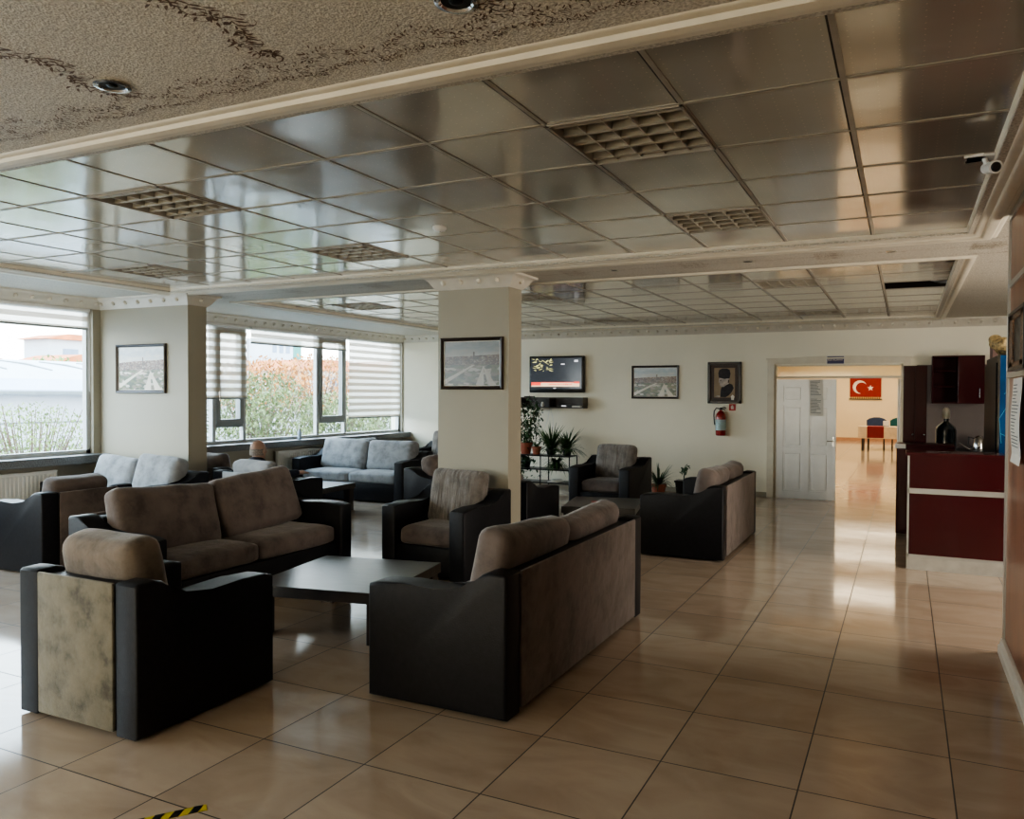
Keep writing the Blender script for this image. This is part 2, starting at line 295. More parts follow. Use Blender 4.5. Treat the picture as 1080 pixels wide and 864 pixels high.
# ------------------------------------------------------------------ mesh helpers
class MB:
    def __init__(s): s.bm = bmesh.new(); s.mi = 0
    def _tag(s, faces):
        for f in faces: f.material_index = s.mi
    def box(s, x0, x1, y0, y1, z0, z1, bev=0, seg=2):
        vs = [s.bm.verts.new((x, y, z)) for z in (z0, z1) for y in (y0, y1) for x in (x0, x1)]
        fs = [s.bm.faces.new([vs[i] for i in q]) for q in ((0, 2, 3, 1), (4, 5, 7, 6), (0, 1, 5, 4), (2, 6, 7, 3), (0, 4, 6, 2), (1, 3, 7, 5))]
        s._tag(fs)
        if bev:
            es = list({e for f in fs for e in f.edges})
            r = bmesh.ops.bevel(s.bm, geom=es, offset=bev, segments=seg, profile=.5, affect='EDGES'); s._tag(r['faces'])
        return s
    def prism(s, poly, a0, a1, axis='X', bev=0, seg=2):
        def P(u, v, w): return {'X': (w, u, v), 'Y': (u, w, v), 'Z': (u, v, w)}[axis]
        A = [s.bm.verts.new(P(u, v, a0)) for u, v in poly]; B = [s.bm.verts.new(P(u, v, a1)) for u, v in poly]
        n = len(poly); fs = [s.bm.faces.new(A[::-1]), s.bm.faces.new(B)]
        for i in range(n): fs.append(s.bm.faces.new((A[i], A[(i + 1) % n], B[(i + 1) % n], B[i])))
        s._tag(fs)
        if bev:
            cap = {e for f in fs[:2] for e in f.edges}
            r = bmesh.ops.bevel(s.bm, geom=list(cap), offset=bev, segments=seg, profile=.5, affect='EDGES'); s._tag(r['faces'])
        return s
    def tube(s, pts, rads, seg=8, cap=True):
        pts = [Vector(p) for p in pts]
        if isinstance(rads, (int, float)): rads = [rads] * len(pts)
        rings = []; prev = None
        for i, p in enumerate(pts):
            d = (pts[min(i + 1, len(pts) - 1)] - pts[max(i - 1, 0)]).normalized()
            if prev is None:
                up = Vector((0, 0, 1)) if abs(d.z) < .9 else Vector((1, 0, 0)); a = d.cross(up).normalized()
            else: a = (prev - d * prev.dot(d)).normalized()
            prev = a; b = d.cross(a)
            rings.append([s.bm.verts.new(p + (a * math.cos(t) + b * math.sin(t)) * rads[i]) for t in [2 * math.pi * k / seg for k in range(seg)]])
        fs = []
        for A, B in zip(rings, rings[1:]):
            for k in range(seg): fs.append(s.bm.faces.new((A[k], A[(k + 1) % seg], B[(k + 1) % seg], B[k])))
        if cap: fs.append(s.bm.faces.new(rings[0][::-1])); fs.append(s.bm.faces.new(rings[-1]))
        s._tag(fs); return s
    def lathe(s, prof, c=(0, 0), seg=20):
        rings = []
        for r, z in prof:
            rings.append([s.bm.verts.new((c[0] + r * math.cos(2 * math.pi * k / seg), c[1] + r * math.sin(2 * math.pi * k / seg), z)) for k in range(seg)])
        fs = []
        for A, B in zip(rings, rings[1:]):
            for k in range(seg): fs.append(s.bm.faces.new((A[k], A[(k + 1) % seg], B[(k + 1) % seg], B[k])))
        fs.append(s.bm.faces.new(rings[0][::-1])); fs.append(s.bm.faces.new(rings[-1]))
        s._tag(fs); return s
    def poly(s, pts):
        f = s.bm.faces.new([s.bm.verts.new(p) for p in pts]); s._tag([f]); return s
    def ball(s, c, r, sc=(1, 1, 1), u=16, v=10, mat=None):
        mt = Matrix.Translation(c) @ (mat or Matrix()) @ Matrix.Diagonal((*sc, 1))
        g = bmesh.ops.create_uvsphere(s.bm, u_segments=u, v_segments=v, radius=r, matrix=mt)
        s._tag({f for vv in g['verts'] for f in vv.link_faces}); return s
    def pillow(s, w, d, h, r=.05, puff=.02, mat=Matrix(), n=9, wr=0, seed=0):
        a = Vector((w / 2, d / 2, h / 2)); inn = Vector([max(x - r, 0) for x in a]); faces = []; cache = {}
        def vert(p):
            k = tuple(round(c, 5) for c in p)
            if k in cache: return cache[k]
            q = Vector((p[0] * a.x, p[1] * a.y, p[2] * a.z))
            c = Vector([max(-inn[i], min(inn[i], q[i])) for i in range(3)]); e = q - c
            if e.length > 1e-9:
                q = c + e.normalized() * r if e.length > r * .98 else c + e
            ax = sorted(range(3), key=lambda i: a[i])[0]   # thin axis
            o = [i for i in range(3) if i != ax]
            f = max(0, 1 - (p[o[0]]) ** 4) * max(0, 1 - (p[o[1]]) ** 4)
            q[ax] += puff * f * (1 if p[ax] > 0 else -1) * min(1, abs(p[ax]))
            if wr: q += Vector((noise.noise(Vector((q.x * 7, q.z * 5, seed))), noise.noise(Vector((q.y * 7 + 9, q.x * 5, seed))), noise.noise(Vector((q.x * 4 + 3, q.y * 4, seed + 4))))) * wr
            v = s.bm.verts.new(mat @ q); cache[k] = v; return v
        # denser sampling close to the edges
        ts = [-1 + 2 * i / n for i in range(n + 1)]
        ts = [math.copysign(abs(t) ** .75, t) for t in ts]
        for ax in range(3):
            for sg in (-1, 1):
                o = [(ax + 1) % 3, (ax + 2) % 3]
                for i in range(n):
                    for j in range(n):
                        q = []
                        for (ii, jj) in ((i, j), (i + 1, j), (i + 1, j + 1), (i, j + 1)):
                            p = [0, 0, 0]; p[ax] = sg; p[o[0]] = ts[ii]; p[o[1]] = ts[jj]; q.append(vert(p))
                        if sg < 0: q.reverse()
                        try: faces.append(s.bm.faces.new(q))
                        except ValueError: pass
        s._tag(faces); return s
    def build(s, name, mat, parent=None, smooth=False, mats=None, loc=None):
        me = bpy.data.meshes.new(name); 
        bmesh.ops.recalc_face_normals(s.bm, faces=s.bm.faces)
        s.bm.to_mesh(me); s.bm.free()
        o = bpy.data.objects.new(name, me); col.objects.link(o)
        for m in (mats or [mat]): me.materials.append(M[m] if isinstance(m, str) else m)
        if smooth:
            me.polygons.foreach_set('use_smooth', [True] * len(me.polygons))
            if smooth != 'all':
                try: me.set_sharp_from_angle(angle=R(38))
                except Exception: pass
        if parent: o.parent = parent
        if loc: o.location = loc
        return o
def tag(o, label=None, cat=None, group=None, kind=None):
    if label: o['label'] = label
    if cat: o['category'] = cat
    if group: o['group'] = group
    if kind: o['kind'] = kind
    return o
def empty(name, loc=(0, 0, 0), rz=0, label=None, cat=None, group=None, kind=None):
    o = bpy.data.objects.new(name, None); col.objects.link(o); o.empty_display_size = .1
    o.location = loc; o.rotation_euler = (0, 0, rz); return tag(o, label, cat, group, kind)
def struct(o): o['kind'] = 'structure'; return o
random.seed(7)

# ------------------------------------------------------------------ room constants
XW, YF = -9.3, 13.0            # window wall, far wall
ZS, ZC = 2.845, 2.887          # soffit, tiled ceiling
K = .63
RX0, RX1 = -7.80, .40
R1Y0, R1Y1 = 2.53, 6.31
R2Y0, R2Y1 = 7.42, 12.76
SIDE = 4.0                     # right wall
BACK = -4.5
# floor
struct(MB().box(XW - .3, SIDE + .2, BACK - .2, YF - .0, -.1, 0).build('floor', 'floor'))
struct(MB().box(-6.5, 4.2, YF, 31.6, -.1, 0).build('floor', 'floor'))
# soffits : plane with two rectangular openings
mb = MB()
xs = [XW - .3, RX0, RX1, SIDE + .2]; ys = [BACK - .2, R1Y0, R1Y1, R2Y0, R2Y1, YF + .1]
for i in range(3):
    for j in range(5):
        if i == 1 and j in (1, 3): continue
        mb.box(xs[i], xs[i + 1], ys[j], ys[j + 1], ZS, ZS + .02)
sof = struct(mb.build('ceiling', 'paper_ceiling'))
M['floral'] = simple('brown_floral_print', (.12, .07, .045), .6, nscale=20, namt=.3)
M['floral_pale'] = simple('tan_floral_print', (.27, .215, .15), .6, nscale=20, namt=.3)
def leaf_shape(mb, x, y, a, L, w, z):
    ca, sa = math.cos(a), math.sin(a)
    mb.poly([(x + ca * u - sa * v, y + sa * u + ca * v, z) for u, v in ((0, 0), (L * .3, w), (L * .7, w * .8), (L, .0), (L * .65, -w * .25), (L * .3, -w * .3))])
def curl(mb, x, y, a, L, turn, w, z, n=7):
    prev = None
    for k in range(n + 1):
        t = k / n; hw = w * (1 - t * .75); nx_, ny_ = -math.sin(a) * hw, math.cos(a) * hw
        cur = ((x + nx_, y + ny_, z), (x - nx_, y - ny_, z))
        if prev: mb.poly([prev[0], prev[1], cur[1], cur[0]])
        prev = cur; x += math.cos(a) * L / n; y += math.sin(a) * L / n; a += turn / n
def floral(mb, P, Q, hw, seed, dens=1.0, sz=1.0, z=None):
    """scrolling leaves and blossoms along P-Q, half width hw"""
    r = random.Random(seed); P, Q = Vector(P), Vector(Q); d = (Q - P); L = d.length; d.normalize(); nrm = Vector((-d.y, d.x)); th0 = math.atan2(d.y, d.x)
    t = 0; k = 0
    while t < L:
        z_ = ZS - .0006 - (k % 9) * .00003
        ph = t / .34 * 2 * math.pi; off = math.sin(ph) * hw * .45; c = P + d * t + nrm * off
        for s_ in (-1, 1):
            a = th0 + s_ * r.uniform(.4, 1.5) + r.choice((0, math.pi)); o = nrm * s_ * r.uniform(.0, hw * .5)
            leaf_shape(mb, c.x + o.x, c.y + o.y, a, r.uniform(.018, .036) * sz, r.uniform(.003, .0065) * sz, z_)
        if k % 5 == 0: curl(mb, c.x, c.y, th0 + r.uniform(-.5, .5), .09 * sz, r.choice((-3.4, 3.4)), .0022 * sz, z_)
        if k % 11 == 0:
            f_ = c + nrm * r.uniform(-.3, .3) * hw
            for q in range(7): leaf_shape(mb, f_.x + .008 * math.cos(q * .9), f_.y + .008 * math.sin(q * .9), q * .9, .020 * sz, .0055 * sz, z_ - .0003)
        t += .016 / dens; k += 1
fb = MB()
for i, x in enumerate((-4.49, -3.66, -2.83, -2.0, -1.17, -.34)): floral(fb, (x, -.5), (x, 2.08), .115, i, 1.25, 1.45)
floral(fb, (-6.5, 2.13), (1.0, 2.13), .09, 21, 1.0, .9); floral(fb, (-6.5, 2.22), (1.0, 2.22), .03, 22, 1.2, .7)
fb.build('floral_border', 'floral', sof)
fb = MB()
for i, y in enumerate((6.53, 6.86, 7.22)): floral(fb, (-9.0, y), (2.5, y), .028, 31 + i, 1.0, .7)
for i in range(9):
    x = -7.55 + 1.16 * i
    if abs(x + 3.9) < .6: continue
    for j_ in range(5): floral(fb, (x - .10, 6.74 + .06 * j_), (x + .10, 6.74 + .06 * j_), .04, 50 + i * 5 + j_, 1.3, .8)
for i in range(8): floral(fb, (.66, 7.7 + i * .66), (3.5, 7.7 + i * .66), .03, 90 + i, .8, .7)
for i, y in enumerate((6.6, 6.75, 6.9, 7.05, 7.2)): floral(fb, (.72, y), (1.0, y), .06, 120 + i, 1.3, .9)
for i, x in enumerate((-8.1, -8.6)): floral(fb, (x, 2.3), (x, 12.7), .03, 140 + i, .8, .7)
fb.build('floral_border', 'floral_pale', sof)
# tiled ceilings with openings for the light fittings
fix1 = {(-1, 1), (-1, 4)}; F1 = []; F2 = []
def cellx(n): return RX1 - K * n          # right edge of column n
fx1 = {(2, 1), (2, 4), (7, 1), (7, 4), (11, 4)}
rows1 = [R1Y0 + K * j for j in range(7)]
rows1[-1] = R1Y1
rows2 = [R2Y1 - K * j for j in range(9)] + [R2Y0]; rows2 = rows2[::-1]
fx2 = {(2, 2), (2, 7), (11, 2), (7, 2), (7, 7)}
hole2 = (0, 3)
def tiles(rows, skip, hole, name):
    mb = MB(); g = MB()
    for c in range(13):
        xa, xb = max(cellx(c + 1), RX0), cellx(c)
        for j in range(len(rows) - 1):
            if (c, j) in skip or (c, j) == hole: continue
            mb.box(xa, xb, rows[j], rows[j + 1], ZC, ZC + .012)
    for c in range(1, 13): g.box(cellx(c) - .011, cellx(c) + .011, rows[0], rows[-1], ZC - .004, ZC + .004)
    for y in rows[1:-1]: g.box(RX0, RX1, y - .011, y + .011, ZC - .0045, ZC + .004)
    a = struct(mb.build(name, 'ctile')); b = g.build('grid_bars', 'tbar', a)
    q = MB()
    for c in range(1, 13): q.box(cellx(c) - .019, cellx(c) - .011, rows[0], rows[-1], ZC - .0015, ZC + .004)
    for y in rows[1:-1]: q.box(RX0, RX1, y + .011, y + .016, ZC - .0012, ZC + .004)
    q.build('shade_strips', 'dark_box', a)  # solid dark strips drawn in as shade along the grid bars
    return a
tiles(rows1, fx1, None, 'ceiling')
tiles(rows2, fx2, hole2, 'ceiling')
struct(MB().box(XW - .3, SIDE + .2, BACK, YF + .1, 3.12, 3.2).build('ceiling', 'dark_box'))   # slab above

# louvred light fittings
def light_fitting(c, j, rows, label, tiny=False):
    x1, x0 = cellx(c), cellx(c + 1); y0, y1 = rows[j], rows[j + 1]
    e = empty('ceiling_light', ((x0 + x1) / 2, (y0 + y1) / 2, ZC), 0, label, 'ceiling light', 'louvred lights set into the glossy ceiling')
    w, d = (x1 - x0) / 2, (y1 - y0) / 2
    h = MB(); t = .012
    for a in ((-w, w, -d, -d + t), (-w, w, d - t, d), (-w, -w + t, -d, d), (w - t, w, -d, d)): h.box(*a, -.012, .10)
    h.build('frame', 'tbar', e)
    MB().box(-w, w, -d, d, .10, .11).build('housing', 'dark_box', e)
    l = MB(); n = 4
    for k in range(1, n + 1):
        x = -w + 2 * w * k / (n + 1); l.box(x - .0035, x + .0035, -d, d, -.002, .05)
    m = 5
    for k in range(1, m + 1):
        y = -d + 2 * d * (k - .5) / m
        l.prism([(y - .014, .000), (y + .014, .000), (y + .004, .055), (y - .004, .055)], -w, w, 'X')
    l.build('louvre', 'louvre', e)
    tb = MB()
    for k in (-1, 0, 1): tb.tube([(-w * .93, k * d * .6, .08), (w * .93, k * d * .6, .08)], .012, 8)
    tb.build('tube', 'white', e)
light_fitting(2, 1, rows1, 'largest square louvred ceiling light, nearest the camera right of the middle')
light_fitting(2, 4, rows1, 'louvred ceiling light in the front ceiling, behind the largest one towards the doorway')
light_fitting(7, 1, rows1, 'louvred ceiling light on the left of the front ceiling, closest to the floral soffit')
light_fitting(7, 4, rows1, 'louvred ceiling light in the front ceiling just ahead of the central column')
light_fitting(11, 4, rows1, 'black and white louvred ceiling light over the left pier beside the windows')
light_fitting(2, 2, rows2, 'louvred ceiling light in the rear ceiling, before the small one near the doorway wall')
light_fitting(2, 7, rows2, 'small louvred ceiling light in the rear ceiling close to the far wall near the doorway')
light_fitting(11, 2, rows2, 'louvred ceiling light in the rear ceiling near the blinds, left of the column')
light_fitting(7, 2, rows2, 'louvred ceiling light in the rear ceiling just right of the central column top')
light_fitting(7, 7, rows2, 'small louvred ceiling light in the rear ceiling above the wall television')
# missing tile with a sagging white sheet
x1, x0 = cellx(0), cellx(1); y0, y1 = rows2[3], rows2[4]
mb = MB()
for i in range(8):
    f0, f1 = i / 8, (i + 1) / 8
    za = ZC + .10 - .10 * f0 - .02 * math.sin(f0 * 9); zb = ZC + .10 - .10 * f1 - .02 * math.sin(f1 * 9)
    mb.poly([(x0 + K * f0, y0 + .06 + .2 * f0, za), (x0 + K * f1, y0 + .06 + .2 * f1, zb), (x0 + K * f1, y1 - .05, zb + .09), (x0 + K * f0, y1 - .05, za + .09)])
tag(mb.build('ceiling_panel', 'white'), 'loose white panel sagging in the dark gap of a missing ceiling tile', 'ceiling panel')

# frame moulding round each recess
def frame_sweep(x0, x1, y0, y1, prof, name, m, inward=False):
    mb = MB(); rings = []
    for (sx, sy, X, Y) in ((-1, -1, x0, y0), (1, -1, x1, y0), (1, 1, x1, y1), (-1, 1, x0, y1)):
        rings.append([mb.bm.verts.new((X + sx * o * (-1 if inward else 1), Y + sy * o * (-1 if inward else 1), z)) for o, z in prof])
    for i in range(4):
        A, B = rings[i], rings[(i + 1) % 4]
        for k in range(len(prof) - 1): mb.bm.faces.new((A[k], A[k + 1], B[k + 1], B[k]))
    return struct(mb.build(name, m, smooth=True))
prof = [(-.012, ZC + .01), (-.012, ZC - .012), (.0, ZC - .03), (.012, ZC - .034), (.03, ZC - .034), (.045, ZC - .05), (.06, ZC - .055), (.085, ZC - .055), (.10, ZC - .068), (.13, ZC - .074), (.155, ZC - .068), (.165, ZC - .052), (.19, ZC - .050), (.20, ZS + .001)]
frame_sweep(RX0, RX1, R1Y0, R1Y1, prof, 'trim_1', 'white_trim')
frame_sweep(RX0, RX1, R2Y0, R2Y1, [(o * .8, z + .01 if z < ZS else z) for o, z in prof], 'trim_2', 'white_trim')

# crown moulding with beads
cprof = [(0, 2.715), (.012, 2.715), (.018, 2.728), (.03, 2.735), (.045, 2.755), (.075, 2.80), (.10, 2.82), (.12, 2.825), (.125, ZS + .001)]
def crown(p0, p1, nx, ny, name, beads=.17, e0=0, e1=0):
    p0, p1 = Vector(p0), Vector(p1); d = (p1 - p0).normalized(); mb = MB(); rows = []
    for p, e, sg in ((p0, e0, -1), (p1, e1, 1)):
        rows.append([mb.bm.verts.new((p.x + nx * o + d.x * sg * e * o, p.y + ny * o + d.y * sg * e * o, z)) for o, z in cprof])
    for k in range(len(cprof) - 1): mb.bm.faces.new((rows[0][k], rows[0][k + 1], rows[1][k + 1], rows[1][k]))
    L = (p1 - p0).length; n = max(1, int(L / beads))
    for i in range(n):
        t = (i + .5) / n; q = p0.lerp(p1, t)
        mb.ball((q.x + nx * .068, q.y + ny * .068, 2.775), .026, (1, 1, 1), 8, 6)
    return struct(mb.build(name, 'crown', smooth=True))
crown((XW, YF), (SIDE, YF), 0, -1, 'trim_3')
crown((XW, 6.77), (XW, YF), 1, 0, 'trim_4', .19)
crown((XW, BACK), (XW, 6.5), 1, 0, 'trim_5', .19)
PX = -7.735                        # right edge of the window pier
crown((XW, 6.5), (PX, 6.5), 0, -1, 'trim_6', .22, 0, 1)
crown((PX, 6.5), (PX, 6.77), 1, 0, 'trim_7', .25, 1, 1)
crown((XW, 6.77), (PX, 6.77), 0, 1, 'trim_8', .22, 0, 1)
CX0, CX1, CY0, CY1 = -4.31, -3.50, 6.62, 6.89
crown((CX0, CY0), (CX1, CY0), 0, -1, 'trim_9', .2, 1, 1)
crown((CX1, CY0), (CX1, CY1), 1, 0, 'trim_10', .25, 1, 1)
crown((CX0, CY0), (CX0, CY1), -1, 0, 'trim_11', .25, 1, 1)
crown((CX0, CY1), (CX1, CY1), 0, 1, 'trim_12', .2, 1, 1)

# walls
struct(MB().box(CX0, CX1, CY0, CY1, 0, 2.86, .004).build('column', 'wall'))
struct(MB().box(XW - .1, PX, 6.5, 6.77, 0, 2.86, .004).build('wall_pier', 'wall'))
DX0, DX1, DZ = -1.945, -.03, 2.17
mb = MB()
mb.box(XW - .3, DX0, YF, YF + .12, 0, 2.9); mb.box(DX1, SIDE, YF, YF + .12, 0, 2.9); mb.box(DX0, DX1, YF, YF + .12, DZ, 2.9)
struct(mb.build('wall_far', 'wall_lit'))
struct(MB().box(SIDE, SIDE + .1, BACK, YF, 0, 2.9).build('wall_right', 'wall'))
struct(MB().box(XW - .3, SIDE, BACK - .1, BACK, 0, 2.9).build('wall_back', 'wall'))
# window wall : sill wall and header, piers between the windows
WT = XW - .16
WIN = [('window_3', -4.2, 2.0), ('window_1', 2.3, 6.40), ('window_2', 6.86, 12.96)]
ZB, ZT = .90, 2.72
mb = MB()
mb.box(WT, XW, BACK, YF, 0, ZB - .0); mb.box(WT, XW, BACK, YF, ZT, 2.9)
edges = [BACK] + [v for w in WIN for v in w[1:]] + [YF]
for a, b in zip(edges[0::2], edges[1::2]): mb.box(WT, XW, a, b, ZB, ZT)
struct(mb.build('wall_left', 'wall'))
def window(name, y0, y1, mull, sashes, fw=.05):
    x0, x1 = XW - .13, XW - .06
    f = MB()
    f.box(x0, x1, y0, y1, ZB, ZB + fw); f.box(x0, x1, y0, y1, ZT - fw, ZT)
    f.box(x0, x1, y0, y0 + fw, ZB, ZT); f.box(x0, x1, y1 - fw, y1, ZB, ZT)
    for m in mull: f.box(x0, x1, m - .03, m + .03, ZB + fw, ZT - fw)
    o = struct(f.build(name, 'win_frame'))
    lines = [y0] + list(mull) + [y1]
    for i in range(len(lines) - 1):
        a, b = lines[i] + .03, lines[i + 1] - .03
        if i in sashes:
            zr = 1.20
            s = MB(); w = .075; z1 = ZT - .06; xa, xb = x0 - .0, x1 + .02
            s.box(xa, xb, a, b, zr, zr + w); s.box(xa, xb, a, b, z1 - w, z1); s.box(xa, xb, a, a + w, zr + w, z1 - w); s.box(xa, xb, b - w, b, zr + w, z1 - w)
            s.box(xa, x1, a, b, zr - .05, zr)
            so = s.build('sash', 'win_sash', o)
            MB().box(x0 + .03, x0 + .036, a + w, b - w, zr + w, z1 - w).build('glass_pane', 'glass', so)
            h = MB(); h.box(x1 + .02, x1 + .035, a + .02, a + .05, 1.62, 1.72, .003); h.box(x1 + .035, x1 + .05, a + .027, a + .043, 1.56, 1.70, .003)
            h.build('handle', 'steel', so)
            MB().box(x0 + .03, x0 + .036, a, b, ZB + fw, zr - .05).build('glass_pane', 'glass', o)
        else:
            MB().box(x0 + .03, x0 + .036, a, b, ZB + fw, ZT - fw).build('glass_pane', 'glass', o)
    return o
window('window_1', 2.3, 6.40, [3.9], [])
window('window_2', 6.86, 12.96, [8.32, 8.90, 10.55, 11.28], [1, 3])
window('window_3', -4.2, 2.0, [-2.0, 0.0], [])
# granite sills
for k, (a, b) in enumerate(((BACK, 6.49), (6.78, YF - .01))):
    struct(MB().box(XW - .05, XW + .20, a, b, ZB - .10, ZB - .0, .006).build('trim_%d' % (13 + k), 'ledge'))
# door frame and head
mb = MB()
mb.box(DX0 - .11, DX0, YF - .04, YF, 0, 2.20, .004); mb.box(DX1, DX1 + .10, YF - .04, YF, 0, 2.20, .004)
mb.prism([(DX0 - .11, 2.19), (DX1 + .10, 2.19), (DX1 + .10, 2.27), (-.2, 2.28), (-.6, 2.305), (-1.0, 2.315), (-1.4, 2.305), (-1.8, 2.28), (DX0 - .11, 2.27)], YF - .05, YF, 'Y')
mb.box(DX0 - .13, DX1 + .12, YF - .07, YF, 2.262, 2.285)
mb.box(DX0, DX0 + .03, YF, YF + .12, 0, DZ); mb.box(DX1 - .03, DX1, YF, YF + .12, 0, DZ); mb.box(DX0, DX1, YF, YF + .12, DZ - .02, DZ)
mb.box(DX0, DX1, YF + .01, YF + .08, 1.955, 1.99)
fr = struct(mb.build('trim_15', 'white_trim'))
MB().box(DX0 + .03, DX1 - .03, YF + .04, YF + .046, 1.99, DZ - .02).build('transom_pane', 'glass', fr)
# white six panel door
def panel_door(name, w, h, parent=None):
    d = MB(); t = .04; st = .11
    rows = [(.12, .42 * h - .05), (.42 * h + .03, .78 * h), (.78 * h + .07, h - .10)]
    d.box(0, w, .012, t - .012, 0, h)
    cw = (w - 3 * st) / 2
    for x in (0, st + cw, 2 * (st + cw)): d.box(x, x + st, 0, t, 0, h)
    zz = [0, rows[0][0], rows[0][1], rows[1][0], rows[1][1], rows[2][0], rows[2][1], h]
    for a, b in ((0, 1), (2, 3), (4, 5), (6, 7)): d.box(0, w, .0005, t - .0005, zz[a], zz[b])
    for (a, b) in rows:
        for x in (st, 2 * st + cw): d.box(x + .03, x + cw - .03, .004, t - .004, a + .03, b - .03, .006)
    return d
door = struct(panel_door('door_1', .92, 1.935).build('door_1', 'door_white', loc=(DX0 + .035, YF - .012, .003)))
h = MB(); h.tube([(.88, -.0, .95), (.88, -.045, .95), (.79, -.05, .95)], .009, 8); h.box(.865, .895, -.006, 0, .86, 1.02, .002); h.build('handle', 'steel', door)
# open leaf swung into the next room
door2 = struct(panel_door('door_2', .90, 1.935).build('door_2', 'door_white', loc=(DX1 - .035, YF + .13, .012))); door2.rotation_euler = (0, 0, R(84))
# notices taped to the door
for k, (x, z, s) in enumerate(((-1.30, 1.79, 0), (-1.29, 1.50, 1))):
    b = MB(); b.box(-.105, .105, -.002, .002, -.148, .148)
    o = b.build('notice_sheet', 'paper'); o.location = (x, YF - .018, z); o.rotation_euler = (0, R(-2 + 3 * s), 0)
    tag(o, ('upper' if s == 0 else 'lower') + ' printed white sheet taped to the white panelled door', 'notice')
    t = MB(); random.seed(k)
    for r in range(11):
        z0 = .12 - r * .022; t.box(-.085, -.085 + random.uniform(.08, .17), -.0032, -.0022, z0 - .004, z0 + .004)
    t.build('print', 'ext_line', o)
# blue sign over the door
sg = MB().box(-.125, .125, -.006, .006, -.058, .058, .003).build('door_sign', 'sign_blue'); sg.location = (-1.005, YF - .058, 2.243)
tag(sg, 'small dark blue sign reading RESTAURANT above the double doorway', 'sign')
def text(s, size, m, parent, loc, rot=(R(90), 0, 0), ext=.001, name='lettering', cx='CENTER'):
    cu = bpy.data.curves.new(name, 'FONT'); cu.body = s; cu.size = size; cu.extrude = ext; cu.align_x = cx; cu.align_y = 'CENTER'
    t_ = bpy.data.objects.new('tmp', cu); col.objects.link(t_); bpy.context.view_layer.update()
    me = bpy.data.meshes.new_from_object(t_.evaluated_get(bpy.context.evaluated_depsgraph_get())); bpy.data.objects.remove(t_)
    o = bpy.data.objects.new(name, me); col.objects.link(o); me.materials.clear(); me.materials.append(M[m])
    o.parent = parent; o.location = loc; o.rotation_euler = rot; return o
text('RESTAURANT', .037, 'flag_white', sg, (0, -.0075, 0))
MBf = MB(); MBf.box(-.135, .135, -.002, .004, -.068, .068); MBf.build('sign_border', 'white', sg)
# skirting
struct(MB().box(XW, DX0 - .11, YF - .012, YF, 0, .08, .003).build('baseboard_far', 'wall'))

# ------------------------------------------------------------------ seating
ARM = [(.43, .015), (.43, .745), (.415, .757), (.33, .760), (.285, .748), (.245, .715), (.205, .675), (.165, .652), (.11, .642), (.0, .645), (-.20, .652), (-.37, .645), (-.425, .630), (-.43, .615), (-.43, .015)]
def seat(name, loc, rz, w, n, label, cat, group=None, d=.86, fab='fab', back='fab', head=None, aw=.16, tilts=None, seed=0, sq=None, ht=.90):
    """front towards local -y, back at +y"""
    e = empty(name, loc, rz, label, cat, group); k = d / .86; head = head or fab
    for s in (-1, 1):
        x0, x1 = (-w / 2, -w / 2 + aw) if s < 0 else (w / 2 - aw, w / 2)
        MB().prism([(y * k, z) for y, z in ARM], x0, x1, 'X', .018, 3).build('arm', 'leather', e, smooth=True)
    h = d / 2
    MB().box(-w / 2 + aw, w / 2 - aw, h - .17, h - .005, .025, .735, .02).build('back_frame', 'leather', e, smooth=True)
    MB().box(-w / 2 + aw + .004, w / 2 - aw - .004, h - .012, h + .008, .03, .752, .008).build('back_panel', back, e, smooth=True)
    MB().box(-w / 2 + aw, w / 2 - aw, -h + .03, h - .1, .025, .29, .012).build('seat_base', 'leather', e, smooth=True)
    for sx in (-1, 1):
        for sy in (-1, 1): MB().box(sx * (w / 2 - .10) - .03, sx * (w / 2 - .10) + .03, sy * (h - .09) - .03, sy * (h - .09) + .03, 0, .03).build('foot', 'black', e)
    iw = (w - 2 * aw) / n
    rnd = random.Random(seed)
    for i in range(n):
        x = -w / 2 + aw + iw * (i + .5)
        m = Matrix.Translation((x, -.05 * k, .365))
        c = MB().pillow(iw - .004, d - .20, .165, .05, .018, m, 9, .006, seed + i).build('seat_cushion', fab, e, smooth='all')
        t = tilts[i] if tilts else (rnd.uniform(-2, 2), rnd.uniform(-1.5, 1.5), 0, 0)
        lean, roll, dz, dy = t
        hh = ht - .40
        m = Matrix.Translation((x, h - .245 * k + dy, .41 + hh / 2 + dz)) @ Matrix.Rotation(R(-13 + lean), 4, 'X') @ Matrix.Rotation(R(roll), 4, 'Y')
        MB().pillow(iw - .01, .19, hh, .065, .022, m, 12, .009, seed + 10 + i).build('back_cushion', head, e, smooth='all')
    return e
A = 'armchairs in the lobby'; S = 'two-cushion sofas in the lobby'
seat('armchair', (-3.73, 2.90, 0), R(180), .90, 1, 'nearest armchair, its worn beige back panel turned to the camera', 'armchair', A, .87, 'fab', 'fab_beige', 'fab_head', tilts=[(1, 0, .03, .02)], seed=1)
seat('armchair', (-3.925, 6.20, 0), R(-3), .92, 1, 'black armchair with wrinkled grey cushion standing in front of the central column', 'armchair', A, .82, 'fab', 'fab', 'fab_lt', seed=2, ht=.93)
seat('armchair', (-7.455, 4.80, 0), R(-90), .90, 1, 'dark armchair at the left edge behind the brown sofa, facing the windows', 'armchair', A, .85, 'fab', seed=3, ht=.86)
seat('armchair', (-6.96, 7.00, 0), R(180), .92, 1, 'armchair the bald man is sitting in, back to the camera', 'armchair', A, .86, 'fab_daylit', 'fab_daylit', seed=4, ht=.87)
seat('armchair', (-7.99, 7.24, 0), R(180), .90, 1, 'armchair mostly hidden behind the window pier, left of the seated man', 'armchair', A, .84, 'fab', seed=5)
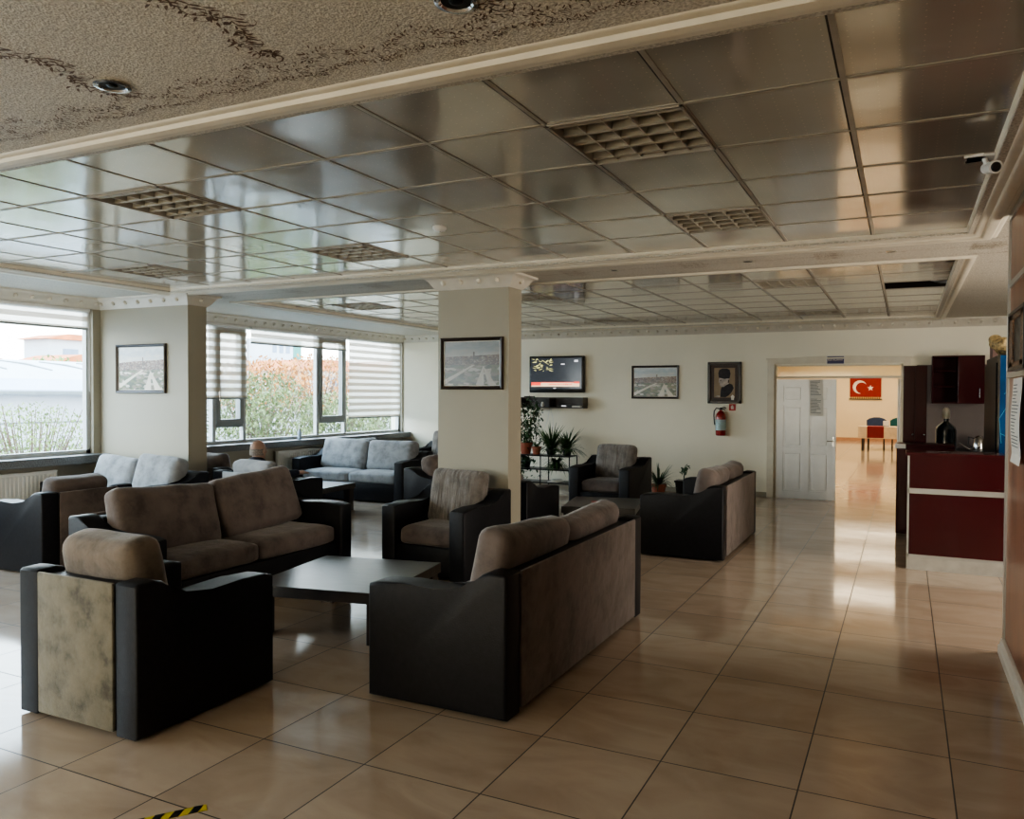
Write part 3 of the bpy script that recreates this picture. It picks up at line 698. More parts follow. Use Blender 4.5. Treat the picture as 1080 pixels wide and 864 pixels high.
seat('armchair', (-7.98, 12.38, 0), R(0), .92, 1, 'armchair with ribbed pale cushion in the far window corner', 'armchair', A, .84, 'fab_daylit', 'fab_daylit', 'fab_lt', seed=6, ht=.95)
seat('armchair', (-5.13, 8.24, 0), R(82), .90, 1, 'armchair half hidden behind the central column, facing right', 'armchair', A, .86, 'fab', seed=7)
seat('armchair', (-4.03, 7.61, 0), R(180), .90, 1, 'armchair just right of the central column, seen from its side', 'armchair', A, .84, 'fab', seed=8, ht=.80)
seat('armchair', (-3.88, 10.53, 0), R(-4), .94, 1, 'armchair in front of the plants and far wall, facing the camera', 'armchair', A, .86, 'fab', 'fab', 'fab_lt', seed=9, ht=.93)
seat('armchair', (-8.62, 11.16, 0), R(90), .90, 1, 'armchair by the window behind the daylit blue-grey sofa', 'armchair', A, .80, 'fab_daylit', 'fab_daylit', seed=10, ht=.86)
seat('sofa', (-5.17, 4.73, 0), R(90), 2.16, 2, 'long brown sofa facing right, behind the low coffee table', 'sofa', S, .86, 'fab', seed=11, ht=.93, tilts=[(-3, 3, -.01, -.02), (-6, -4, .02, -.03)])
seat('sofa', (-2.235, 4.49, 0), R(-90), 2.18, 2, 'brown sofa seen from behind in the centre foreground, its back facing the aisle', 'sofa', S, .86, 'fab', seed=12, tilts=[(-2, 2, -.01, .0), (3, -3, .035, .02)], ht=.88)
seat('sofa', (-8.22, 6.03, 0), R(0), 1.72, 2, 'daylit blue-grey two-seat sofa against the window pier', 'sofa', S, .88, 'fab_daylit', 'fab_daylit', seed=13, tilts=[(-4, 4, .0, -.02), (-2, 3, .03, .0)])
seat('sofa', (-7.90, 9.94, 0), R(2), 2.10, 2, 'daylit blue-grey sofa under the windows, facing the camera beyond the small table', 'sofa', S, .88, 'fab_daylit', 'fab_daylit', seed=14, tilts=[(-3, 2, .02, -.02), (-1, -1, .01, 0)])
seat('sofa', (-2.07, 8.61, 0), R(-90), 1.88, 2, 'brown sofa with its back to the aisle, in front of the doorway wall', 'sofa', S, .87, 'fab', seed=15, tilts=[(0, 1, .0, .0), (2, -2, .02, 0)], ht=.87)

# ------------------------------------------------------------------ coffee tables
def table(loc, rz, w, d, label, h=.36):
    e = empty('coffee_table', loc, rz, label, 'coffee table', 'dark wooden coffee tables')
    MB().box(-w / 2, w / 2, -d / 2, d / 2, h - .075, h, .004).build('table_top', 'table_top', e)
    for sx in (-1, 1):
        for sy in (-1, 1):
            MB().box(sx * (w / 2 - .07) - .05, sx * (w / 2 - .07) + .05, sy * (d / 2 - .07) - .05, sy * (d / 2 - .07) + .05, 0, h - .078, .003).build('leg', 'wenge', e)
    return e
table((-3.68, 4.50, 0), R(10), 1.0, 1.0, 'large low dark coffee table between the two nearest brown sofas', .355)
table((-7.58, 8.40, 0), R(4), .88, .88, 'small dark coffee table in front of the daylit blue-grey sofa', .39)
table((-3.30, 8.72, 0), R(12), .86, .92, 'dark coffee table with a red magazine on it, beyond the foreground sofa', .37)
mg = empty('magazine', (-3.30, 8.62, .371), R(25), 'red covered magazine lying on the coffee table beyond the foreground sofa', 'magazine')
MB().box(-.11, .11, -.15, .15, 0, .008).build('pages', 'paper', mg); MB().box(-.112, .112, -.152, .152, .008, .0095).build('cover', 'book_red', mg)

# ------------------------------------------------------------------ framed pictures
def picture(loc, w, h, label, bright, rz=0, fm='wenge'):
    e = empty('framed_picture', loc, rz, label, 'framed picture', 'framed town panoramas')
    f = MB(); b = .035
    prof = [(0, 0), (0, -.03), (.01, -.036), (.022, -.030), (b, -.018), (b, 0)]
    rings = []
    for (sx, sz) in ((-1, -1), (1, -1), (1, 1), (-1, 1)):
        rings.append([f.bm.verts.new((sx * (w / 2 - o), y, sz * (h / 2 - o))) for o, y in prof])
    for i in range(4):
        A_, B_ = rings[i], rings[(i + 1) % 4]
        for k in range(len(prof) - 1): f.bm.faces.new((A_[k], A_[k + 1], B_[k + 1], B_[k]))
    f.build('frame', fm, e)
    s = MB(); iw, ih = w / 2 - b, h / 2 - b; t = .006
    for a in ((-iw, iw, -ih, -ih + t), (-iw, iw, ih - t, ih), (-iw, -iw + t, -ih, ih), (iw - t, iw, -ih, ih)): s.box(a[0], a[1], -.014, -.010, a[2], a[3])
    s.build('inner_edge', 'paper', e)
    MB().box(-iw, iw, -.010, -.004, -ih, ih).build('print', town_print('town_panorama_print', w - 2 * b, h - 2 * b, bright), e)
    return e
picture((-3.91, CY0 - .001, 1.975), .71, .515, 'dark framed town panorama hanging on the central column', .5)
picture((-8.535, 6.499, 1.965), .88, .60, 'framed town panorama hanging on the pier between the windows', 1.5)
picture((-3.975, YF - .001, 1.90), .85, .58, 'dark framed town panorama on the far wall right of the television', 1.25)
# portrait
pe = empty('framed_portrait', (-2.762, YF - .001, 1.887), 0, 'framed sepia portrait of a figure in a tall fur hat, above the extinguisher', 'framed portrait')
w, h = .565, .70; f = MB(); b = .05
for a in ((-w / 2, w / 2, -h / 2, -h / 2 + b), (-w / 2, w / 2, h / 2 - b, h / 2), (-w / 2, -w / 2 + b, -h / 2, h / 2), (w / 2 - b, w / 2, -h / 2, h / 2)): f.box(a[0], a[1], -.04, 0, a[2], a[3], .006)
f.build('frame', 'wenge', pe)
M['mat_brown'] = simple('portrait_mount', (.07, .045, .035), .5); M['sepia'] = simple('sepia_ground', (.33, .24, .15), .5, nscale=6, namt=.15); M['sepia_d'] = simple('sepia_dark', (.03, .025, .03), .6, nscale=20, namt=.4); M['sepia_l'] = simple('sepia_light', (.50, .43, .38), .6, nscale=18, namt=.35)
MB().box(-w / 2 + b, w / 2 - b, -.014, -.004, -h / 2 + b, h / 2 - b).build('mount', 'mat_brown', pe)
pr = MB().box(-.175, .175, -.017, -.0145, -.25, .25).build('print', 'sepia', pe)
def flat(pts, y, m, parent, name):
    b_ = MB(); b_.prism(pts, y - .0012, y, 'Y'); return b_.build(name, m, parent)
flat([(-.095, .085), (-.105, .16), (-.09, .215), (-.04, .238), (.04, .238), (.085, .215), (.10, .15), (.085, .075), (.0, .065)], -.0186, 'sepia_d', pr, 'fur_hat')
flat([(-.085, .09), (-.095, .03), (-.10, .005), (-.08, -.005), (-.082, -.03), (-.06, -.065), (-.01, -.07), (.03, -.04), (.07, -.02), (.085, .09)], -.0182, 'sepia_l', pr, 'face')
flat([(.055, .0), (.075, .0), (.08, .045), (.06, .05)], -.0186, 'mat_brown', pr, 'ear'); flat([(-.08, .045), (-.045, .05), (-.045, .038), (-.08, .035)], -.0186, 'sepia_d', pr, 'brow')
flat([(-.07, -.24), (-.065, -.15), (-.055, -.09), (-.03, -.062), (.0, -.055), (.03, -.035), (.075, -.012), (.13, -.03), (.155, -.09), (.12, -.16), (.07, -.215), (.02, -.245)], -.0178, 'sepia_d', pr, 'coat')
flat([(-.16, -.24), (-.12, -.215), (-.075, -.22), (-.075, -.245)], -.0174, 'sepia_l', pr, 'caption_mark')
flat([(.12, -.29), (.16, -.29), (.17, -.23), (.14, -.20), (.11, -.23)], -.030, 'paper', pr, 'rosette')

# ------------------------------------------------------------------ television, shelf, cables
tv = empty('television', (-5.82, 12.90, 2.045), R(2), 'black flat television on the far wall showing a news ticker', 'television')
MB().box(-.54, .54, -.04, .04, -.335, .335, .015).build('casing', 'black', tv, smooth=True)
MB().box(-.12, .12, .04, .10, -.10, .10).build('wall_bracket', 'dark_metal', tv)
sc = MB().box(-.50, .50, -.044, -.040, -.265, .30).build('screen', 'scr_dark', tv)
MB().box(-.49, .46, -.046, -.044, -.225, -.155).build('ticker', 'scr_cream', sc)
mb = MB(); mb.box(-.49, -.30, -.048, -.046, -.205, -.145); mb.box(.36, .46, -.048, -.046, -.165, -.135); mb.box(-.29, .35, -.048, -.046, -.155, -.143); mb.build('ticker_red', 'scr_red', sc)
mb = MB(); rr = random.Random(3); x = -.14
while x < .30:
    wd = rr.uniform(.012, .03); mb.box(x, x + wd, -.0475, -.0465, -.196, -.196 + rr.uniform(.016, .026)); x += wd + rr.uniform(.006, .02)
mb.build('ticker_marks', 'scr_red', sc)
mb = MB(); mb.box(.36, .43, -.046, -.044, .225, .26); mb.box(.10, .17, -.046, -.044, .175, .195); mb.box(-.05, .0, -.046, -.044, -.262, -.248); mb.build('screen_logos', 'scr_pale', sc)
mb = MB(); rr = random.Random(5)
for k in range(46):
    a = rr.uniform(0, 6.28); cx, cz = -.28 + .19 * rr.uniform(-1, 1), .17 + .11 * rr.uniform(-1, 1)
    L, t = rr.uniform(.02, .06), rr.uniform(.004, .012); a = rr.uniform(.2, 1.1)
    ux, uz = math.cos(a) * L, math.sin(a) * L * rr.choice((1, -1)) * .6
    mb.poly([(cx - ux, -.0455 - k * 1e-5, cz - uz), (cx + t, -.0455 - k * 1e-5, cz - t), (cx + ux, -.0455 - k * 1e-5, cz + uz), (cx - t, -.0455 - k * 1e-5, cz + t)])
mb.build('picture_flash', 'scr_flash', sc)
sh = empty('wall_shelf', (-5.90, YF - .001, 1.525), 0, 'dark two-bay floating shelf under the television', 'shelf')
w, hh, dp, t = .655, .098, .24, .018
f = MB(); f.box(-w, w, -dp, 0, -hh, -hh + t); f.box(-w, w, -dp, 0, hh - t, hh); f.box(-w, -w + t, -dp, 0, -hh + t, hh - t); f.box(w - t, w, -dp, 0, -hh + t, hh - t); f.box(-.02, -.002, -dp, 0, -hh + t, hh - t); f.box(-w, w, -.01, 0, -hh, hh)
f.build('carcass', 'wenge', sh)
o = empty('remote_control', (-6.36, 12.84, 1.6245), R(20), 'black remote lying on top of the floating shelf', 'remote')
MB().box(-.09, .09, -.022, .022, 0, .018, .006).build('body', 'black', o); MB().box(-.07, .05, -.012, .012, .018, .020).build('buttons', 'alu', o)
o = empty('set_top_box', (-5.62, 12.86, 1.4455), 0, 'black set-top box in the right bay of the floating shelf', 'set-top box')
MB().box(-.15, .15, -.08, .08, 0, .045, .004).build('body', 'black', o); MB().box(-.05, .04, -.0815, -.08, .015, .03).build('display', 'scr_pale', o)
tag(MB().box(-5.48, -5.30, 12.79, 12.93, 1.4455, 1.475, .003).build('small_box', 'paper'), 'flat pale box at the right end of the floating shelf', 'box')
tag(MB().lathe([(.018, 1.4455), (.03, 1.46), (.032, 1.50), (.02, 1.53), (.015, 1.54)], (-6.08, 12.84)).build('ornament', 'paper', smooth=True), 'small white ornament in the left bay of the floating shelf', 'ornament')
c1 = MB()
c1.tube([(-6.0, 12.98, 1.42), (-6.03, 12.96, 1.2), (-6.12, 12.97, 1.0), (-6.05, 12.97, .85), (-5.93, 12.96, .95), (-5.92, 12.97, 1.2), (-5.98, 12.98, 1.42)], .004, 6)
tag(c1.build('cable', 'white'), 'thin white cable looping down the wall under the floating shelf', 'cable')

# ------------------------------------------------------------------ extinguisher
ex = empty('fire_extinguisher', (-2.80, 12.895, 1.0), 0, 'red fire extinguisher with pale label hung on the far wall', 'fire extinguisher')
MB().lathe([(.07, 0), (.082, .01), (.085, .03), (.085, .32), (.075, .36), (.045, .40), (.025, .415), (.025, .43)], seg=24).build('cylinder', 'red', ex, smooth=True)
MB().lathe([(.0862, .09), (.0862, .27)], seg=24).build('label_band', 'blue_label', ex, smooth=True)
mb = MB(); mb.lathe([(.02, .43), (.028, .44), (.02, .47)]); mb.tube([(0, 0, .46), (.05, -.02, .475), (.09, -.02, .46)], .009); mb.tube([(0, 0, .45), (.05, -.02, .445), (.08, -.02, .43)], .007); mb.build('valve', 'dark_metal', ex)
MB().tube([(-.02, -.01, .45), (-.07, -.03, .46), (-.105, -.03, .41), (-.11, -.03, .33), (-.10, -.04, .25), (-.09, -.05, .18)], .010).build('hose', 'black', ex, smooth=True)
MB().box(-.03, .03, .07, .104, .30, .40).build('wall_hook', 'dark_metal', ex)
sg = MB().box(-.055, .055, -.003, .003, -.055, .055).build('extinguisher_sign', 'sign_red'); sg.location = (-2.63, YF - .004, 1.475)
tag(sg, 'small square red sign with white emblem on the wall by the extinguisher', 'sign')
flat([(-.02, -.03), (.02, -.03), (.025, .01), (.008, .035), (-.008, .035), (-.025, .01)], -.003, 'flag_white', sg, 'emblem')

# ------------------------------------------------------------------ plants
def blade_plant(mb, n, L, wid, seed, z0=0, droop=1.0, up=.9):
    r = random.Random(seed)
    for i in range(n):
        a = r.uniform(0, 6.283); l = L * r.uniform(.6, 1.1); t0 = r.uniform(.25, up); prev = None
        for k in range(7):
            s = k / 6; rad = l * (s * (1 - .25 * t0)); z = z0 + l * (s * t0 * 1.3 - droop * s * s * .65 * (1.15 - t0 * .5))
            wd = wid * (1 - s) ** .7 * (.6 + .4 * min(1, s * 4)); c = Vector((math.cos(a) * rad, math.sin(a) * rad, z))
            side = Vector((-math.sin(a), math.cos(a), 0)) * wd
            cur = (mb.bm.verts.new(c - side), mb.bm.verts.new(c + side + Vector((0, 0, .0))))
            if prev: mb.bm.faces.new((prev[0], prev[1], cur[1], cur[0]))
            prev = cur
def pot(e, r, h, m, z=0):
    MB().lathe([(r * .68, z), (r * .7, z + .005), (r * .95, z + h * .8), (r * 1.06, z + h * .8), (r * 1.06, z + h), (r * .93, z + h), (r * .9, z + h * .86)], seg=20).build('pot', m, e, smooth=True)
    MB().lathe([(.001, z + h * .84), (r * .9, z + h * .85), (.002, z + h * .88)], seg=14).build('soil', 'soil', e)
def leafy(mb, pts, size, seed, jitter=.05):
    r = random.Random(seed)
    for p in pts:
        c = Vector(p) + Vector((r.uniform(-1, 1), r.uniform(-1, 1), r.uniform(-1, 1))) * jitter
        m = Matrix.Translation(c) @ Matrix.Rotation(r.uniform(0, 6.3), 4, 'Z') @ Matrix.Rotation(r.uniform(-1.1, 1.1), 4, 'X')
        s = size * r.uniform(.7, 1.2)
        q = [(0, -1, 0), (.42, -.35, .06), (.40, .25, .06), (0, 1, -.05), (-.40, .25, .06), (-.42, -.35, .06)]
        mb.bm.faces.new([mb.bm.verts.new(m @ (Vector(v) * s)) for v in q])
# metal plant stand
st = empty('plant_stand', (-5.78, 12.30, 0), 0, 'black metal plant stand with glass shelves beside the column, under the shelf', 'plant stand')
mb = MB()
for sx in (-.55, 0, .55):
    for sy in (-.17, .17): mb.tube([(sx, sy, 0), (sx, sy, .60)], .011, 8)
for z in (.13, .36, .60):
    for sy in (-.17, .17): mb.tube([(-.55, sy, z), (.55, sy, z)], .009, 8)
    for sx in (-.55, 0, .55): mb.tube([(sx, -.17, z), (sx, .17, z)], .009, 8)
mb.build('frame', 'dark_metal', st)
for z in (.14, .37, .61): MB().box(-.54, .54, -.165, .165, z - .004, z + .004).build('shelf_panel', 'black', st)
for i, x in enumerate((.24, .36, .48)):
    mb = MB(); mb.box(-.09, .09, -.13, .13, 0, .012); o = mb.build('paper_stack', 'paper'); o.location = (-5.78 + .22 + .02 * i, 12.28, .145 + i * .0125); o.rotation_euler = (0, 0, .3 * i)
    tag(o, ('bottom', 'middle', 'top')[i] + ' sheet bundle of the pale papers on the lowest shelf of the plant stand', 'papers')
P = 'potted plants by the far wall'
e = empty('potted_vine', (-6.15, 12.30, .615), 0, 'tall climbing vine with small leaves next to the central column', 'potted plant', P)
pot(e, .12, .20, 'terracotta')
mb = MB(); stem = MB(); pts = []
rv = random.Random(11)
for s_ in range(7):
    a = rv.uniform(0, 6.28); x, y, z = 0, 0, .18; path = [(x, y, z)]
    up_ = rv.uniform(.45, .80)
    for k in range(14):
        t = k / 13; x = math.cos(a) * .13 * math.sin(t * 3) + .05 * math.sin(k + s_); y = math.sin(a) * .10 * math.sin(t * 3); z = .18 + up_ * min(1, t * 1.5) - max(0, t - .66) * 1.6 * (s_ % 3 > 0)
        path.append((x + (.45 if t > .5 and s_ % 2 else 0) * (t - .5), y, z)); pts += [path[-1]] * 7
    stem.tube(path, .004, 5)
leafy(mb, pts, .044, 3, .10); mb.build('foliage', 'leaf_vine', e); stem.build('stem', 'bark', e)
e = empty('potted_vine', (-6.16, 12.34, .375), 0, 'trailing vine with drooping leaves on the middle shelf of the plant stand', 'potted plant', P)
pot(e, .09, .12, 'black'); mb = MB(); pts = []
for s_ in range(14):
    a = rv.uniform(3.3, 6.1); L = rv.uniform(.15, .32)
    for k in range(9): t = k / 8; pts += [(math.cos(a) * L * t, math.sin(a) * L * t * .8, .14 + .08 * math.sin(t * 3) - .45 * t * t)] * 2
leafy(mb, pts, .042, 5, .04); mb.build('foliage', 'leaf_vine', e)
e = empty('potted_plant', (-5.90, 12.22, .615), 0, 'small plant in a red pot on top of the plant stand', 'potted plant', P)
pot(e, .085, .14, 'terracotta'); mb = MB(); blade_plant(mb, 40, .22, .012, 21, .12, .8, 1.0); mb.build('foliage', 'leaf', e)
e = empty('potted_plant', (-5.64, 12.28, .615), 0, 'bushy grass-leaved plant in the middle of the plant stand top', 'potted plant', P)
pot(e, .10, .10, 'black'); mb = MB(); blade_plant(mb, 230, .46, .015, 22, .08, 1.0, 1.15); mb.build('foliage', 'leaf', e)
e = empty('potted_plant', (-5.33, 12.26, .615), 0, 'spiky-leaved plant at the right end of the plant stand top', 'potted plant', P)
pot(e, .09, .10, 'black'); mb = MB(); blade_plant(mb, 190, .44, .015, 23, .08, 1.1, 1.05); mb.build('foliage', 'leaf', e)
e = empty('potted_plant', (-5.55, 12.30, .375), 0, 'leafy plant hanging over the middle shelf of the plant stand', 'potted plant', P)
pot(e, .08, .08, 'black'); mb = MB(); blade_plant(mb, 140, .34, .014, 24, .06, 1.5, .9); mb.build('foliage', 'leaf', e)
e = empty('potted_plant', (-4.85, 12.45, 0), 0, 'spider plant on a tall pot behind the far armchair', 'potted plant', P)
pot(e, .15, .48, 'black'); mb = MB(); blade_plant(mb, 46, .34, .010, 25, .45, 1.0, .85); mb.build('foliage', 'leaf_palm', e)
e = empty('potted_palm', (-3.60, 12.0, 0), 0, 'spider plant in a terracotta pot right of the far armchair', 'potted plant', P)
pot(e, .12, .24, 'terracotta'); mb = MB(); blade_plant(mb, 110, .36, .017, 26, .22, 1.0, 1.1); mb.build('foliage', 'leaf_palm', e)
e = empty('potted_succulent', (-3.28, 12.35, 0), 0, 'small upright stemmed plant in a square black pot by the far wall', 'potted plant', P)
mb = MB(); mb.prism([(-.09, 0), (.09, 0), (.12, .26), (-.12, .26)], -.10, .10, 'Y', .006); mb.box(-.13, .13, -.12, .12, .25, .28, .004); mb.build('pot', 'black', e)
mb = MB(); mb.tube([(0, 0, .27), (.01, 0, .38), (-.01, 0, .47)], [.012, .010, .006]); mb.tube([(0, 0, .34), (.05, 0, .42), (.06, 0, .52)], [.009, .008, .005])
leafy(mb, [(-.01, 0, .46), (.06, 0, .51), (0, 0, .42), (.05, 0, .46), (-.02, 0, .40), (.03, 0, .37)] * 3, .05, 8, .03); mb.build('foliage', 'leaf_palm', e)

# ------------------------------------------------------------------ radiators and things on the sill
def radiator(y0, y1, z0, z1, label):
    e = empty('radiator', (XW + .10, (y0 + y1) / 2, z0), 0, label, 'radiator', 'white panel radiators under the windows')
    L = (y1 - y0) / 2; H = z1 - z0; b = MB(); n = int(2 * L / .045)
    b.box(-.035, .03, -L, L, 0, H, .006)
    for i in range(n):
        y = -L + 2 * L * (i + .5) / n; b.box(.028, .042, y - .012, y + .012, .03, H - .03, .004, 1)
    b.build('panel', 'radiator', e)
    g = MB(); g.box(-.04, .035, -L - .004, L + .004, H - .002, H + .008)
    g.build('top_grille', 'radiator', e)
    v = MB(); v.tube([(0, L, .04), (0, L + .05, .04), (0, L + .05, -z0 + .01)], .010); v.build('pipe', 'radiator', e)
radiator(4.2, 5.86, .14, .735, 'white panel radiator under the left window')
radiator(9.42, 11.0, .14, .73, 'white panel radiator under the far windows behind the pale sofa')
e = empty('water_bottle', (XW + .10, 9.93, ZB), 0, 'small clear plastic bottle standing on the far window sill', 'bottle')
MB().lathe([(.028, 0), (.032, .01), (.032, .11), (.025, .14), (.012, .16), (.012, .175)]).build('body', 'ext_blue', e, smooth=True); MB().lathe([(.014, .172), (.014, .19)]).build('cap', 'white', e)

# ------------------------------------------------------------------ zebra blinds
def blind(y0, y1, zb, label, pitch=.123, x=XW - .02, ztop=2.70):
    e = empty('zebra_blind', (x, (y0 + y1) / 2, ztop), 0, label, 'blind', 'zebra roller blinds on the windows')
    w = (y1 - y0) / 2
    MB().box(-.035, .035, -w, w, -.025, .012, .006).build('headrail', 'white', e)
    m = MB(); z = -.025; bot = zb - ztop; op = False
    while z > bot + .01:
        hgt = (pitch * .52 if op else pitch * .48); z1 = max(z - hgt, bot)
        m.mi = 0 if op else 1
        m.poly([(0, -w + .01, z), (0, w - .01, z), (0, w - .01, z1), (0, -w + .01, z1)])
        if not op: m.poly([(-.018, -w + .01, z), (-.018, w - .01, z), (-.018, w - .01, z1), (-.018, -w + .01, z1)])
        z = z1; op = not op
    m.build('fabric', None, e, mats=['blind_op', 'blind_sh'])
    MB().box(-.012, .012, -w + .005, w - .005, bot - .022, bot + .004, .004).build('bottom_bar', 'win_sash', e)
    c = MB(); c.tube([(.04, w - .02, -.02), (.045, w - .02, -1.0), (.05, w - .02, -1.02), (.05, w - .035, -1.0), (.045, w - .035, -.02)], .0025, 5); c.build('chain', 'white', e)
blind(7.05, 8.93, 1.60, 'zebra blind half lowered over the window beside the pier')
blind(8.99, 11.27, 2.47, 'zebra blind rolled almost fully up over the wide tree-view window')
blind(11.33, 12.93, 1.23, 'zebra blind lowered furthest, over the rightmost far window')
blind(2.35, 6.36, 2.47, 'zebra blind rolled up over the large left window')

# ------------------------------------------------------------------ ceiling details
for (x, y, lb) in ((-2.77, 1.99, 'round black recessed downlight in the floral soffit at upper left'), (-1.235, 1.99, 'round black recessed downlight cut by the top edge of the photo')):
    e = empty('downlight', (x, y, ZS), 0, lb, 'downlight')
    MB().lathe([(.062, -.001), (.066, -.007), (.052, -.009), (.046, -.003), (.046, .0)], seg=28).build('rim', 'steel', e, smooth=True)
    MB().lathe([(.046, -.002), (.03, -.0015), (.001, -.001)], seg=24).build('bowl', 'black', e)
    MB().ball((0, 0, -.002), .022, (1, 1, .3)).build('bulb', 'dark_metal', e, smooth='all')
for i, (x, y, lb) in enumerate(((-7.97, 5.57, 'small round spot in the soffit near the window pier'), (-1.257, 6.85, 'small round spot in the patterned beam, second from the partition'), (-.116, 6.83, 'small round spot in the patterned beam nearest the partition'), (-2.5, 6.84, 'small round spot in the patterned beam closest to the column'))):
    e = empty('spot_light', (x, y, ZS), 0, lb, 'spot light')
    MB().lathe([(.040, -.001), (.042, -.005), (.03, -.006)], seg=20).build('rim', 'steel', e, smooth=True); MB().lathe([(.029, -.0065), (.001, -.008)], seg=16).build('lens', 'dark_metal', e)
e = empty('smoke_detector', (-3.09, 4.76, ZC), 0, 'small round smoke detector on the glossy ceiling before the column', 'smoke detector')
MB().lathe([(.05, -.001), (.052, -.015), (.04, -.03), (.02, -.035)], seg=24).build('body', 'white', e, smooth=True); MB().lathe([(.012, -.034), (.010, -.04)]).build('sensor', 'alu', e)
# dome-less bullet camera
e = empty('security_camera', (.34, 4.19, ZS - .035), 0, 'white bullet security camera on the ceiling moulding at upper right', 'security camera')
mb = MB(); mb.box(-.09, .03, -.05, .05, -.012, .0, .004); mb.prism([(-.10, -.04), (-.02, -.06), (.02, .03), (-.09, .05)], -.012, .0, 'Z'); mb.build('base_plate', 'white', e)
mb = MB(); mb.tube([(-.01, 0, -.01), (.0, 0, -.045), (.02, -.03, -.055)], .013); mb.build('bracket', 'white', e, smooth=True)
mb = MB(); mb.tube([(.0, .05, -.045), (.03, -.075, -.075)], [.026, .030], 20); mb.build('housing', 'white', e, smooth=True)
mb = MB(); mb.tube([(.030, -.075, -.075), (.032, -.082, -.0765)], [.023, .018], 20); mb.build('lens', 'black', e, smooth=True)

# ------------------------------------------------------------------ brown partition at the right
PXX = .60
pt = struct(empty('wall_partition', (PXX, 0, 0)))
mb = MB(); y0, y1 = 3.0, 5.76
for z0, z1 in ((2.365, 2.40), (1.79, 1.825), (2.80, 2.845)): mb.box(-.004, .07, y0, y1, z0, z1)
mb.box(-.006, .072, y1 - .035, y1, 0, 2.845); mb.box(-.006, .072, 4.0, 4.035, 0, 2.845)
mb.build('frame', 'alu', pt)
MB().box(.008, .062, y0, y1 - .03, .10, 2.81).build('board', 'brown_board', pt)
mb = MB(); mb.prism([(-.03, 0), (-.03, .05), (-.02, .06), (-.012, .095), (.0, .10), (.07, .10), (.07, 0)], y0, y1, 'Y'); 
mb.build('skirting', 'white', pt)
# carved ornamental frame hung on the partition
M['leopard'] = simple('dark_gold_relief', (.16, .085, .045), .45, nscale=60, namt=.9, bump=.9, bscale=70)
e = empty('ornamental_frame', (PXX - .001, 4.95, 1.99), 0, 'thick dark frame with gold-speckled border hung on the brown partition', 'framed picture')
mb = MB(); W2, H2 = .33, .17
for a in ((-W2, W2, -H2, -H2 + .02), (-W2, W2, H2 - .02, H2), (-W2, -W2 + .02, -H2, H2), (W2 - .02, W2, -H2, H2)): mb.box(-.05, 0, a[0], a[1], a[2], a[3], .003)
mb.build('frame', 'black', e)
mb = MB(); o1, o2 = .02, .10
for a in ((-W2 + o1, W2 - o1, -H2 + o1, -H2 + .05), (-W2 + o1, W2 - o1, H2 - .05, H2 - o1), (-W2 + o1, -W2 + .16, -H2 + o1, H2 - o1), (W2 - .16, W2 - o1, -H2 + o1, H2 - o1)): mb.box(-.045, 0, a[0], a[1], a[2], a[3], .004)
mb.build('relief_border', 'leopard', e); MB().box(-.035, 0, -W2 + .16, W2 - .16, -H2 + .05, H2 - .05).build('print', 'black', e)
MB().box(-.054, -.0, W2 - .0, W2 + .012, -H2 + .005, H2 - .005, .002).build('edge_strip', 'white', e)
# hanging notice
mb = MB(); n = 10
for i in range(n):
    za, zb = 1.78 - .5 * i / n, 1.78 - .5 * (i + 1) / n; o = lambda z: -.006 - .012 * math.sin((1.78 - z) * 6) ** 2 - (.02 if z < 1.33 else 0) * (1.33 - z) * 10
    mb.poly([(PXX + o(za), 5.00, za), (PXX + o(za), 5.40, za), (PXX + o(zb), 5.40, zb), (PXX + o(zb), 5.00, zb)])
nt_ = tag(mb.build('notice_sheet', 'paper'), 'long white printed notice curling off the brown partition', 'notice')
mb = MB(); rr = random.Random(4)
for i in range(22):
    z = 1.74 - i * .02; x = PXX + -.006 - .012 * math.sin((1.78 - z) * 6) ** 2 - (.02 if z < 1.33 else 0) * (1.33 - z) * 10 - .0015
    if z > 1.36: mb.box(x - .0005, x, 5.35 - rr.uniform(.12, .3), 5.36, z - .003, z + .003)
mb.build('print', 'ext_line', nt_)

# ------------------------------------------------------------------ reception
rc = empty('reception_counter', (.035, 8.20, 0), 0, 'dark red reception counter with silver strips at the right', 'counter')
L = 2.2
MB().box(.012, L, .0, .02, .12, 1.10).build('front_panel', 'red_gloss', rc)
MB().box(0, .02, .0, .62, .12, 1.10).build('side_panel', 'red_gloss', rc)
mb = MB(); mb.box(.0, L, -.006, .001, .735, .785); mb.box(-.004, .014, -.006, .02, .0, 1.11); mb.box(.0, L, -.006, .001, .12, .145); mb.build('metal_strip', 'alu', rc)
mb = MB(); mb.box(.01, L, -.012, .03, 0, .12); mb.box(-.004, .02, .02, .62, 0, .12); mb.build('kick_board', 'kick', rc)
MB().box(-.02, L, -.03, .34, 1.10, 1.13, .004).build('counter_top', 'red_gloss', rc)
MB().box(.02, L, .30, .62, .73, .76).build('work_shelf', 'red_dark', rc)
rb = empty('low_cabinet', (-.085, 10.10, 0), 0, 'dark red low cabinet with a white top corner behind the counter', 'cabinet')
MB().box(0, .62, 0, .45, .03, 1.07).build('carcass', 'red_dark', rb); MB().box(-.012, .62, -.015, .47, 1.07, 1.10, .004).build('top', 'red_dark', rb); MB().box(-.016, .10, -.02, .0, 1.05, 1.104, .003).build('corner_cap', 'white', rb)
mb = MB(); mb.box(.02, .60, -.016, .0, .06, 1.04, .003); mb.build('door', 'red_gloss', rb)
tc_ = empty('tall_cabinet', (-.02, 10.75, 0), 0, 'tall narrow dark red cabinet standing beside the doorway', 'cabinet')
MB().box(0, .27, 0, .5, .02, 2.06).build('carcass', 'red_dark', tc_)
